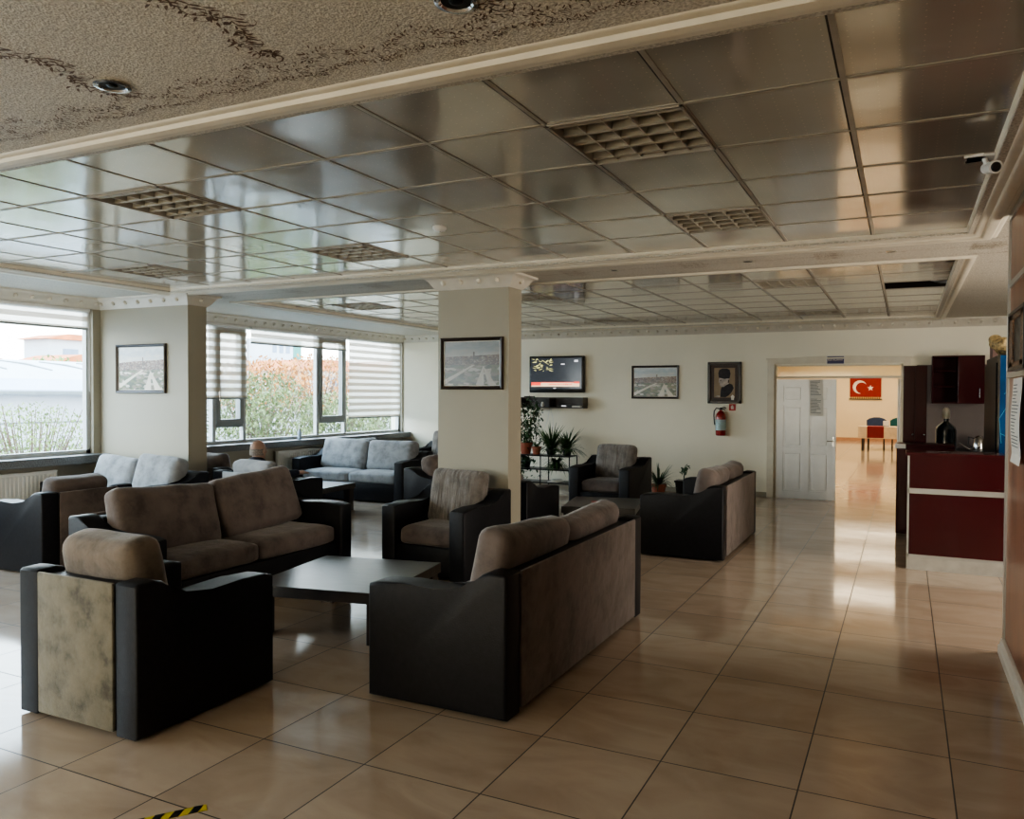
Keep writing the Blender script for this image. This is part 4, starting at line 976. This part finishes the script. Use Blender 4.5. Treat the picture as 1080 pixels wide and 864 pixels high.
for s_, (a, b) in enumerate(((.004, .132), (.138, .266))):
    d_ = MB().box(a, b, -.018, 0, .05, 2.04, .002).build('door', 'red_gloss', tc_)
    MB().ball((b - .02 if s_ == 0 else b - .02, -.026, 1.19), .011).build('knob', 'steel', d_, smooth='all')
wc = empty('wall_cabinet', (.36, 12.66, 1.57), 0, 'dark red wall cabinet with open shelves and one door, on the kitchen wall', 'cabinet')
mb = MB(); mb.box(0, .68, .31, .33, 0, .70); mb.box(0, .018, 0, .33, 0, .70); mb.box(.33, .348, 0, .33, 0, .70); mb.box(.662, .68, 0, .33, 0, .70); mb.box(0, .68, 0, .33, 0, .018); mb.box(0, .68, 0, .33, .682, .70)
mb.build('carcass', 'red_dark', wc)
for z in (.24, .47):
    mb = MB(); pr_ = [(0, .3), (.33, .3)] + [(.33 - .33 * t / 10, .03 + .05 * math.sin(t / 10 * 6.28)) for t in range(11)]
    mb.prism([(x + .0, y) for x, y in pr_], z, z + .016, 'Z'); mb.build('shelf', 'red_dark', wc)
d_ = MB().box(.34, .678, -.018, 0, .004, .696, .002).build('door', 'red_gloss', wc)
MB().tube([(.615, -.018, .08), (.615, -.045, .09), (.615, -.045, .22), (.615, -.018, .23)], .006).build('handle', 'steel', d_)
# dim kitchenette : worktop along the far wall
kb = empty('kitchen_base_cabinet', (.30, 12.40, 0), 0, 'dark base cabinet run along the kitchen wall behind reception', 'cabinet')
MB().box(0, 1.9, 0, .58, 0, .86).build('carcass', 'red_dark', kb); MB().box(-.02, 1.92, -.02, .59, .86, .90, .004).build('worktop', 'black', kb)
M['splash'] = simple('dim_grey_tile_panel', (.16, .13, .12), .5, nscale=3, namt=.1)
struct(MB().box(.16, 3.9, YF - .006, YF - .001, .9, 2.15).build('trim_16', 'splash'))
ks = empty('serving_cabinet', (.30, 11.0, 0), 0, 'dark cabinet carrying the water carboy behind the counter', 'cabinet')
MB().box(0, .62, 0, .55, .03, .90).build('carcass', 'red_dark', ks); MB().box(-.01, .63, -.01, .56, .90, .93, .004).build('top', 'black', ks)
wb = empty('water_carboy', (.49, 11.25, .93), 0, 'large blue water carboy with a white hand pump behind the counter', 'water bottle')
MB().lathe([(.11, 0), (.125, .015), (.125, .30), (.11, .35), (.05, .40), (.032, .42), (.032, .46)], seg=28).build('bottle', 'water_blue', wb, smooth=True)
MB().lathe([(.04, .455), (.045, .47), (.045, .56), (.038, .58), (.02, .60)], seg=20).build('pump', 'paper', wb, smooth=True)
kt = empty('kettle', (.98, 12.65, .90), 0, 'steel kettle with a black handle on the kitchen worktop near the fridge', 'kettle')
MB().lathe([(.09, 0), (.095, .02), (.08, .16), (.05, .20), (.02, .215)], seg=24).build('body', 'steel', kt, smooth=True)
MB().tube([(-.07, 0, .17), (-.13, 0, .19), (-.14, 0, .08), (-.09, 0, .04)], .010).build('handle', 'black', kt, smooth=True)
tray = empty('dish_rack', (.74, 12.65, .90), 0, 'small dark dish rack beside the carboy on the worktop', 'dish rack')
mb = MB(); mb.tube([(-.12, -.1, .01), (.0, -.1, .09), (.12, -.1, .01)], .006); mb.tube([(-.12, .1, .01), (.0, .1, .09), (.12, .1, .01)], .006)
for k in range(5): mb.tube([(-.12 + .06 * k, -.1, .02), (-.12 + .06 * k, .1, .02)], .003)
mb.build('wires', 'steel', tray)
# display fridge
fg = empty('display_fridge', (.86, 8.98, 0), 0, 'tall drinks fridge with black glass door and blue side panel', 'fridge')
MB().box(0, .75, 0, 1.30, 0, 2.10, .006).build('cabinet', 'black', fg)
MB().box(.012, .74, -.006, 0, .06, 2.09).build('side_panel', 'fridge_blue', fg)
mb = MB(); mb.box(-.008, .012, -.008, .02, .05, 2.10); mb.build('edge_strip', 'steel', fg)
mb = MB(); mb.box(-.02, .0, .05, 1.26, .12, 2.02, .003); mb.build('glass_door', 'fridge_glass', fg)
mb = MB(); mb.tube([(.05, -.007, 1.7), (.14, -.007, 1.78), (.20, -.007, 1.84), (.3, -.007, 1.87)], .003, 5); mb.tube([(.02, -.007, 1.30), (.06, -.007, 1.28), (.2, -.007, 1.22)], .003, 5); mb.tube([(.03, -.007, 1.2), (.01, -.007, 1.45), (.10, -.007, 1.62)], .0025, 5); mb.build('line_drawing', 'fridge_line', fg)
# wrapped bundle and box on the fridge
mb = MB()
rr = random.Random(9)
for k in range(12): mb.ball((.98 + rr.uniform(-.14, .16), 9.15 + rr.uniform(-.1, .12), 2.16 + rr.uniform(0, .12) * (1 - k / 20)), .065 + rr.uniform(0, .03), (1, .8, .8), 10, 8)
o = mb.build('patterned_bundle', 'gold_bag', smooth='all'); md = o.modifiers.new('remesh', 'REMESH'); md.mode = 'VOXEL'; md.voxel_size = .014; md.use_smooth_shade = True
tag(o, 'crumpled gold patterned bundle lying on top of the fridge', 'bundle')
tag(MB().box(.87, 1.25, 9.75, 10.05, 2.10, 2.27, .01).build('storage_box', 'pink'), 'dusty pink box behind the bundle on top of the fridge', 'box')

# ------------------------------------------------------------------ warning tape on the floor
tp = empty('warning_tape', (-2.62, 2.10, .0), R(52), 'yellow and black striped warning tape stuck on the floor', 'floor tape')
y_ = MB(); b_ = MB()
for k in range(-5, 2):
    x = k * .07
    q = [(x, -.025), (x + .035, -.025), (x + .06, .025), (x + .025, .025)]
    (b_ if k % 1 == 0 else y_).prism(q, .0006, .0016, 'Z')
y_.box(-.36, .14, -.025, .025, .0, .0010)
y_.build('yellow_strip', 'tape_yellow', tp); b_.build('black_stripes', 'black', tp)

# ------------------------------------------------------------------ the restaurant beyond
YB = 31.0
struct(MB().box(-6.5, 4.2, YB, YB + .1, 0, 3.3).build('wall_restaurant', 'wall_ext'))
struct(MB().box(-6.6, -6.5, YF + .12, YB, 0, 3.3).build('wall_restaurant', 'wall_ext'))
struct(MB().box(4.2, 4.3, YF + .12, YB, 0, 3.3).build('wall_restaurant', 'wall_ext'))
struct(MB().box(-6.6, 4.3, YF + .12, YB, 3.2, 3.3).build('ceiling', 'wall_ext'))
struct(MB().box(-6.5, 4.2, YB - .02, YB, 0, .12).build('baseboard_restaurant', 'tan_cloth'))
fl = empty('wall_flag', (-1.34, YB - .03, 1.96), 0, 'red wall hanging with white crescent and star in the restaurant', 'flag')
FW, FH = .54, .39
MB().box(-FW, FW, -.01, .0, -FH + .08, FH).build('cloth', 'flag_red', fl)
def disc(cx, cz, r, a0=0, a1=2 * math.pi, n=40): return [(cx + r * math.cos(a0 + (a1 - a0) * i / n), cz + r * math.sin(a0 + (a1 - a0) * i / n)) for i in range(n + 1)]
th = R(-28); cR, cr, off = .245, .205, .075
ang = math.acos((cR ** 2 + off ** 2 - cr ** 2) / (2 * cR * off))
outer = disc(-.20, .06, cR, th + ang, th + 2 * math.pi - ang)
ix, iz = -.20 + off * math.cos(th), .06 + off * math.sin(th)
ang2 = math.acos(((cR ** 2 - cr ** 2 - off ** 2)) / (2 * cr * off))
inner = disc(ix, iz, cr, th + 2 * math.pi - ang2, th + ang2)
flat((outer + inner[1:-1])[::1], -.010, 'flag_white', fl, 'crescent')
star = []
for k in range(10):
    r_ = .115 if k % 2 == 0 else .045; a = R(20) + k * math.pi / 5; star.append((.17 + r_ * math.cos(a), .02 + r_ * math.sin(a)))
flat(star, -.010, 'flag_white', fl, 'star')
mb = MB()
for k in range(14): mb.box(-FW + .03 + k * .075, -FW + .065 + k * .075, -.014, .0, -FH + .0, -FH + .085)
mb.build('fringe', 'gold', fl); MB().box(-FW - .03, FW + .03, -.02, .0, -FH - .02, -FH + .015).build('lower_rod', 'wenge', fl)
MB().box(-FW - .03, FW + .03, -.02, .0, FH, FH + .03).build('upper_rod', 'wenge', fl)
def rtable(x, y, w, label, m1='cream_cloth'):
    e = empty('dining_table', (x, y, 0), 0, label, 'dining table')
    MB().box(-w / 2 + .05, w / 2 - .05, -.38, .38, .70, .73).build('table_top', 'wenge', e)
    MB().box(-w / 2, w / 2, -.42, .42, .725, .742).build('tablecloth', m1, e)
    c = MB(); c.box(-w / 2, w / 2, -.425, -.42, .38, .742); c.box(-w / 2 - .005, -w / 2, -.42, .42, .40, .742); c.build('cloth_drop', m1, e)
    for k in range(2): xx = -w / 2 + .30 + k * .95; r = MB(); r.box(xx - .05, xx + .42, -.432, -.426, .40, .748); r.box(xx - .05, xx + .42, -.43, .43, .743, .748); r.build('runner', 'red_cloth', e)
    for sx in (-1, 1):
        for sy in (-1, 1): MB().box(sx * (w / 2 - .12) - .03, sx * (w / 2 - .12) + .03, sy * .34 - .03, sy * .34 + .03, 0, .70).build('leg', 'wenge', e)
rtable(-.42, 25.9, 1.75, 'long dining table with cream cloth and dark red runners, beyond the doorway')
tl = empty('dining_table', (-2.42, 24.6, 0), 0, 'dining table edge with a tan cloth, at the left of the restaurant doorway', 'dining table')
MB().prism([(-.5, .74), (.28, .74), (.30, .70), (.38, .35), (.42, .30), (-.5, .30)], -.4, .4, 'Y').build('tablecloth', 'tan_cloth', tl)
MB().box(-.3, .2, -.3, .3, 0, .30).build('pedestal', 'wenge', tl)
def rchair(x, y, m, label):
    e = empty('dining_chair', (x, y, 0), 0, label, 'dining chair', 'dining chairs in the restaurant')
    b = MB(); b.prism([(-.29, .46), (.29, .46), (.30, .90), (.22, .96), (.08, 1.0), (-.08, 1.0), (-.22, .96), (-.30, .90)], .20, .28, 'Y', .02); b.build('backrest', m, e)
    MB().box(-.27, .27, -.25, .25, .40, .48, .02).build('seat', m, e)
    for sx in (-1, 1):
        for sy in (-1, 1): MB().box(sx * .23 - .02, sx * .23 + .02, sy * .21 - .02, sy * .21 + .02, 0, .41).build('leg', 'wenge', e)
rchair(-.82, 26.65, 'blue_cloth', 'slate blue dining chair behind the long table, the left one')
rchair(-.12, 26.65, 'teal_cloth', 'teal dining chair behind the long table, the right one')
e = empty('napkin_holder', (-.52, 25.75, .749), 0, 'white napkin holder on the long dining table', 'napkin holder')
MB().box(-.08, .08, -.04, .04, 0, .17, .01).build('napkins', 'white', e); MB().box(-.09, .09, -.05, .05, 0, .03, .004).build('stand', 'steel', e)

# ------------------------------------------------------------------ the seated man
def capsule(mb, pts, rads):
    for i in range(len(pts) - 1):
        a, b = Vector(pts[i]), Vector(pts[i + 1]); mb.tube([a, b], [rads[i], rads[i + 1]], 14)
    for p, r in zip(pts, rads): mb.ball(p, r, (1, 1, 1), 14, 10)
man = empty('person', (-7.11, 7.0, 0), R(180), 'bald man in a dark sweater seated in an armchair, seen from behind', 'person')
# local: faces -y, back towards +y
def remesh(o, v, sm=6):
    m = o.modifiers.new('r', 'REMESH'); m.mode = 'VOXEL'; m.voxel_size = v; m.use_smooth_shade = True
    s = o.modifiers.new('s', 'SMOOTH'); s.factor = .5; s.iterations = sm
HC = Vector((0, .02, .985))
b = MB()
b.ball(HC + Vector((0, .012, .02)), .1, (.80, .98, .98), 24, 18)            # cranium
b.ball(HC + Vector((0, -.035, -.045)), .07, (.86, .85, 1.05), 20, 14)       # face
b.ball(HC + Vector((0, -.06, -.092)), .036, (1.05, .9, .8), 14, 10)         # chin
b.tube([HC + Vector((0, -.092, .012)), HC + Vector((0, -.122, -.032))], [.009, .016], 10); b.ball(HC + Vector((0, -.116, -.036)), .016, (1.1, .9, .8), 10, 8)
b.ball(HC + Vector((0, -.092, -.066)), .02, (1.3, .5, .35), 12, 8)          # lips
for s_ in (-1, 1):
    b.ball(HC + Vector((s_ * .082, .008, -.018)), .026, (.35, .62, 1.1), 12, 10)   # ears
    b.ball(HC + Vector((s_ * .030, -.090, .018)), .02, (1.2, .5, .45), 10, 8)      # brow
capsule(b, [HC + Vector((0, .02, -.06)), (0, .05, .85), (0, .06, .79)], [.055, .056, .07])
capsule(b, [(-.15, .06, .775), (0, .06, .79), (.15, .06, .775)], [.062, .075, .062])
capsule(b, [(0, .06, .76), (0, .03, .62), (0, -.02, .50)], [.13, .135, .15])
for s_ in (-1, 1):
    capsule(b, [(s_ * .10, -.03, .49), (s_ * .13, -.45, .50), (s_ * .13, -.50, .08)], [.085, .06, .042])
    capsule(b, [(s_ * .13, -.50, .05), (s_ * .14, -.66, .035)], [.042, .03])
    sh_ = Vector((s_ * .19, .06, .765)); el = Vector((s_ * .33, .02, .68)); wr_ = Vector((s_ * .38, -.24, .705))
    capsule(b, [sh_, el, wr_], [.056, .042, .028])
    pm = wr_ + Vector((0, -.07, -.004)); capsule(b, [wr_, pm], [.026, .030]); 
    for q in range(4):
        o_ = (q - 1.5) * .019; L_ = (.062, .074, .070, .055)[q]
        p0 = pm + Vector((o_, -.015, 0)); p1 = p0 + Vector((o_ * .15, -L_ * .6, -.004)); p2 = p1 + Vector((0, -L_ * .4, -.022))
        capsule(b, [p0, p1, p2], [.0095, .0085, .007])
    t0 = wr_ + Vector((-s_ * .022, -.035, 0)); capsule(b, [t0, t0 + Vector((-s_ * .028, -.030, -.004)), t0 + Vector((-s_ * .036, -.058, -.012))], [.011, .010, .008])
body = b.build('body', 'skin', man, smooth='all'); remesh(body, .0065, 3)
b = MB()
capsule(b, [(0, .05, .835), (0, .06, .79)], [.068, .085]); capsule(b, [(-.155, .06, .775), (0, .06, .785), (.155, .06, .775)], [.075, .09, .075])
capsule(b, [(0, .06, .76), (0, .03, .62), (0, -.02, .50)], [.150, .155, .165])
for s_ in (-1, 1): capsule(b, [(s_ * .19, .06, .765), (s_ * .33, .02, .68), (s_ * .375, -.215, .705)], [.070, .058, .042])
sw = b.build('sweater', 'navy', man, smooth='all'); remesh(sw, .011, 3)
b = MB()
for s_ in (-1, 1): capsule(b, [(s_ * .09, -.02, .49), (s_ * .13, -.45, .50), (s_ * .13, -.50, .12)], [.11, .082, .065])
tr = b.build('trousers', 'grey_trousers', man, smooth='all'); remesh(tr, .012, 3)
for s_ in (-1, 1):
    b = MB(); capsule(b, [(s_ * .13, -.49, .055), (s_ * .14, -.68, .045)], [.055, .042]); b.build('shoe', 'black', man, smooth='all')
b = MB()
for k in range(-13, 14):
    a = R(k * 7.2); 
    for zz in (-.055, -.035, -.015, .005):
        rr_ = 1.0; x, y = math.sin(a) * .0795, math.cos(a) * .094 + .012
        b.ball(HC + Vector((x, y, zz)), .0075, (1, 1, 1.6), 8, 6)
hr = b.build('hair', 'hair_grey', man, smooth='all'); remesh(hr, .005, 2)

# ------------------------------------------------------------------ outside
GZ = -1.2
struct(MB().box(-400, WT - .3, -150, 400, GZ - .1, GZ).build('ground', 'ext_ground'))
wh = empty('warehouse', (-24, 10, GZ), 0, 'white warehouse with a pale blue curved roof outside the left window', 'building')
e0 = 1.72 - GZ
mb = MB(); mb.box(-30, 0, -25, 17, 0, e0); mb.build('wall', 'ext_white', wh)
mb = MB(); pr_ = [(.5, e0 - .05), (.5, e0 + .02), (-3.5, e0 + .42), (-3.5, e0)]; mb.prism([(x, z) for x, z in pr_], -25.3, 17.2, 'Y'); mb.build('lower_roof', 'ext_blue', wh)
mb = MB(); arc = [(-3.5 - 14 * t / 12, e0 + .42 + 1.15 * math.sin(t / 12 * math.pi * .5)) for t in range(13)] + [(-30, e0 + .4), (-3.5, e0 + .3)]
mb.prism(arc, -25.3, 17.2, 'Y'); mb.build('upper_roof', 'ext_white', wh)
mb = MB(); mb.box(.49, .53, -25.3, 17.2, e0 - .10, e0 - .02); mb.box(.0, .02, -25, 17, e0 - 1.0, e0 - .95); mb.box(.0, .02, -25, 17, e0 - 1.75, e0 - 1.72); mb.build('eave_line', 'ext_line', wh)
mb = MB()
for k in range(14):
    y = -6 + k * 1.7; mb.tube([(-6.5, y, e0 + .80), (-9, y + .5, e0 + 1.12), (-11, y + .6, e0 + 1.28)], .05, 5)
mb.build('roof_rib', 'ext_line', wh)
def house(x, y, w, d, h, rh, label, wall='ext_cream', roof='ext_orange'):
    e = empty('house', (x, y, GZ), 0, label, 'building', 'distant houses outside the windows')
    MB().box(-d / 2, d / 2, -w / 2, w / 2, 0, h - GZ).build('wall', wall, e)
    q = h - GZ; mb = MB(); mb.prism([(-w / 2 - .5, q), (w / 2 + .5, q), (w / 2 - w * .2, q + rh), (-w / 2 + w * .2, q + rh)], -d / 2 - .4, d / 2 + .4, 'X'); mb.build('roof', roof, e)
    mb = MB(); fl_ = max(1, int(q / 3)); n = max(2, int(w / 3))
    for i in range(fl_):
        for j in range(n):
            yy = -w / 2 + w * (j + .5) / n; zz = q - 1.9 - i * 3; mb.box(d / 2, d / 2 + .05, yy - .6, yy + .6, zz, zz + 1.2)
    mb.build('window', 'ext_hill', e)
house(-61.5, 41.2, 7.0, 3, 5.8, .45, 'pale apartment house with orange roof on the skyline of the left window', 'ext_white')
house(-58.5, 28.0, 9.0, 4, 3.75, .6, 'low house with orange roof far beyond the warehouse, left side')
house(-52, 35.9, 8.4, 4, 3.6, .6, 'low house with orange roof in front of the pale apartment house')
house(-78, 52, 11, 8, 4.0, 1.0, 'low house with orange roof beyond the warehouse, right of the apartment house')
house(-62, 68, 9, 8, 4.2, 1.2, 'house with orange roof behind the autumn trees', 'ext_cream')
house(-60, 84, 14, 8, 4.4, 1.4, 'house with orange roof seen past the opened sash', 'ext_white')
house(-60, 108, 18, 8, 5.5, 1.4, 'long house with orange roof behind the lowered blind', 'ext_white')
tw = empty('tower_block', (-110, 112.5, GZ), 0, 'tall white and green tower block on the skyline behind the trees', 'building')
MB().box(-3, 3, -4.5, 1.3, 0, 13.2).build('wall', 'ext_white', tw); MB().box(-3, 3.1, 1.3, 3.4, 0, 13.0).build('green_stripe', 'ext_green', tw)
mb = MB()
for i in range(4):
    for j in range(3): mb.box(3.0, 3.06, -4.0 + j * 1.7, -3.0 + j * 1.7, 1.5 + i * 3, 3 + i * 3)
mb.build('window', 'ext_hill', tw)
mb = MB()
hp = [(-80 + i * 20, GZ + 12 + 5 * math.sin(i * .9) + 3 * math.sin(i * 2.1)) for i in range(28)]
mb.prism([(-80, GZ - 1)] + hp + [(460, GZ - 1)], -330, -320, 'X'); struct(mb.build('hills', 'ext_hill'))
def tree(name, x, y, base, top, rad, n, m, label, lsz=.09, seed=0, twigs=16, trunk=True, grp='shrubs and trees outside the windows'):
    e = empty(name, (x, y, GZ), 0, label, 'tree' if 'tree' in name else 'shrub', grp); r = random.Random(seed)
    st = MB(); H = top - GZ; b0 = base - GZ
    if trunk: st.tube([(0, 0, 0), (.02, .03, b0 * .6), (0, 0, H * .6)], [.09, .07, .03], 7)
    tips = []
    for k in range(twigs):
        a = r.uniform(0, 6.28); q = Vector((math.cos(a) * rad * r.uniform(.4, .95), math.sin(a) * rad * r.uniform(.4, .95), b0 + (H - b0) * r.uniform(.55, 1.0)))
        s0 = Vector((0, 0, b0 * .5 * (1 if trunk else 0) + r.uniform(0, .2))); mid = s0.lerp(q, .5) + Vector((0, 0, .2)); st.tube([s0, mid, q], [.022, .014, .005], 4); tips.append((s0, mid, q))
    st.build('branches', 'bark', e)
    lf = MB()
    for k in range(n):
        while True:
            u = Vector((r.uniform(-1, 1), r.uniform(-1, 1), r.uniform(-1, 1)))
            if u.length < 1: break
        c = Vector((u.x * rad, u.y * rad, (b0 + H) / 2 + u.z * (H - b0) / 2)) 
        c *= 1 + .0 ; mm = Matrix.Translation(c) @ Matrix.Rotation(r.uniform(0, 6.3), 4, 'Z') @ Matrix.Rotation(r.uniform(-1.4, 1.4), 4, 'X'); s = lsz * r.uniform(.6, 1.3)
        lf.bm.faces.new([lf.bm.verts.new(mm @ (Vector(v) * s)) for v in ((0, -1, 0), (.5, 0, .1), (0, 1, 0), (-.5, 0, .1))])
    lf.build('foliage', m, e)
tree('shrub', -13.2, 8.0, -.5, 1.52, 1.10, 5200, 'bush', 'sparse pale green shrub outside the left window', .032, 1, 90, False)
tree('shrub', -13.8, 10.1, -.6, .95, .75, 900, 'bush', 'smaller twiggy shrub at the right edge of the left window view', .03, 2, 40, False)
tree('tree', -14.0, 13.9, -.4, 2.20, 1.35, 7000, 'bush_dk', 'dense green tree filling the lower middle of the wide window', .055, 3, 30)
tree('tree', -14.2, 16.75, -.5, 1.75, 1.2, 6000, 'bush_dk', 'green tree behind the opened window sash', .055, 4, 30)
tree('tree', -14.5, 20.1, -.4, 1.35, 1.9, 5200, 'bush_dk', 'green hedge-like tree below the lowered right blind', .06, 5, 30)
tree('tree', -18.5, 18.3, 1.0, 2.85, 1.6, 2600, 'bush_or', 'orange autumn tree rising above the dense green one', .07, 6, 50)
tree('tree', -19.5, 22.0, .9, 3.15, 1.8, 2400, 'bush_or', 'orange autumn tree with bare red twigs, right in the wide window', .07, 7, 60)
tree('tree', -20.0, 26.2, .9, 2.9, 1.9, 2400, 'bush_or', 'yellow-orange tree seen through the opened sash', .07, 8, 40)
tree('tree', -46, 29.2, 1.0, 3.9, 2.0, 900, 'bush', 'rounded yellow-green tree beyond the warehouse roof', .16, 9, 10)
def car(x, y, label):
    e = empty('car', (x, y, GZ), R(8), label, 'car')
    mb = MB(); mb.prism([(-2.1, .35), (2.1, .35), (2.15, .7), (1.5, .85), (.9, 1.35), (-1.0, 1.38), (-1.7, .9), (-2.15, .8)], -.8, .8, 'X', .06); mb.build('body', 'car_blue', e)
    mb = MB(); mb.prism([(-1.45, .92), (1.3, .9), (.8, 1.28), (-.95, 1.3)], -.82, .82, 'X'); mb.build('windows', 'car_glass', e)
    for sx in (-.82, .82):
        for yy in (-1.3, 1.3): MB().tube([(sx - .08, yy, .33), (sx + .08, yy, .33)], .33, 18).build('wheel', 'black', e)
car(-17.5, 20.2, 'pale blue car parked beyond the opened sash window')
car(-17.0, 14.6 - 1.4, 'pale car parked outside below the half lowered blind')

# ------------------------------------------------------------------ light
w = bpy.data.worlds.new('sky'); SC.world = w; w.use_nodes = True; nt = w.node_tree; nt.nodes.clear()
out = nt.nodes.new('ShaderNodeOutputWorld'); bg = nt.nodes.new('ShaderNodeBackground')
tc = nt.nodes.new('ShaderNodeTexCoord'); sp = nt.nodes.new('ShaderNodeSeparateXYZ'); nt.links.new(tc.outputs['Generated'], sp.inputs[0])
c = ramp(nt, sp.outputs[2], [(0, (.92, .93, .93)), (.12, (.88, .93, .97)), (.5, (.62, .78, .98))])
nt.links.new(c, bg.inputs[0]); bg.inputs[1].default_value = 2.0; nt.links.new(bg.outputs[0], out.inputs[0])
for i, (_, a, b) in enumerate(WIN):
    l = bpy.data.lights.new('window_portal', 'AREA'); l.shape = 'RECTANGLE'; l.size = b - a; l.size_y = ZT - ZB; l.cycles.is_portal = True
    o = bpy.data.objects.new('window_portal', l); col.objects.link(o); o.location = (WT - .02, (a + b) / 2, (ZB + ZT) / 2); o.rotation_euler = (R(90), 0, R(-90)); tag(o, kind='helper')
def lamp(name, x, y, z, sx, sy, e, c, rot=(0, 0, 0)):
    l = bpy.data.lights.new(name, 'AREA'); l.shape = 'RECTANGLE'; l.size = sx; l.size_y = sy; l.energy = e; l.color = c
    o = bpy.data.objects.new(name, l); col.objects.link(o); o.location = (x, y, z); o.rotation_euler = rot; return o
for y in (15.5, 20, 25, 29): lamp('restaurant_lamp', -1.2, y, 3.15, 5, 1.2, 19, (1, .84, .58))

lamp('rear_fill', -5.0, BACK + .1, 1.45, 7.0, 2.2, 100, (1, .96, .90), (R(90), 0, R(180)))  # unseen fill lamp added behind the camera to brighten the room
lamp('side_fill', SIDE - .1, 7.0, 1.4, 2.6, 2.4, 30, (1, .92, .80), (R(90), 0, R(90)))  # unseen fill lamp added at the right to brighten aisle and soffits
# ------------------------------------------------------------------ camera
YAW, PIT, ROL, FPX, CXP = .431, -.019, .005, 811.3, 581.3
f = Vector((-math.sin(YAW) * math.cos(PIT), math.cos(YAW) * math.cos(PIT), math.sin(PIT)))
r0 = Vector((math.cos(YAW), math.sin(YAW), 0)); u0 = r0.cross(f)
r_ = r0 * math.cos(ROL) + u0 * math.sin(ROL); u_ = -r0 * math.sin(ROL) + u0 * math.cos(ROL)
cd = bpy.data.cameras.new('camera'); cam = bpy.data.objects.new('camera', cd); col.objects.link(cam)
m = Matrix((r_, u_, -f)).transposed().to_4x4(); m.translation = Vector((0, 0, 1.668)); cam.matrix_world = m
cd.sensor_width = 36; cd.sensor_fit = 'HORIZONTAL'; cd.lens = FPX / 1080 * 36; cd.shift_x = (540 - CXP) / 1080; cd.clip_end = 2000
SC.camera = cam
SC.cycles.use_denoising = True
SC.cycles.max_bounces = 10; SC.cycles.diffuse_bounces = 6; SC.cycles.glossy_bounces = 6; SC.cycles.transparent_max_bounces = 16
SC.cycles.sample_clamp_indirect = 8
SC.view_settings.view_transform = 'AgX'
SC.view_settings.look = 'AgX - Medium High Contrast'
SC.view_settings.exposure = 2.85
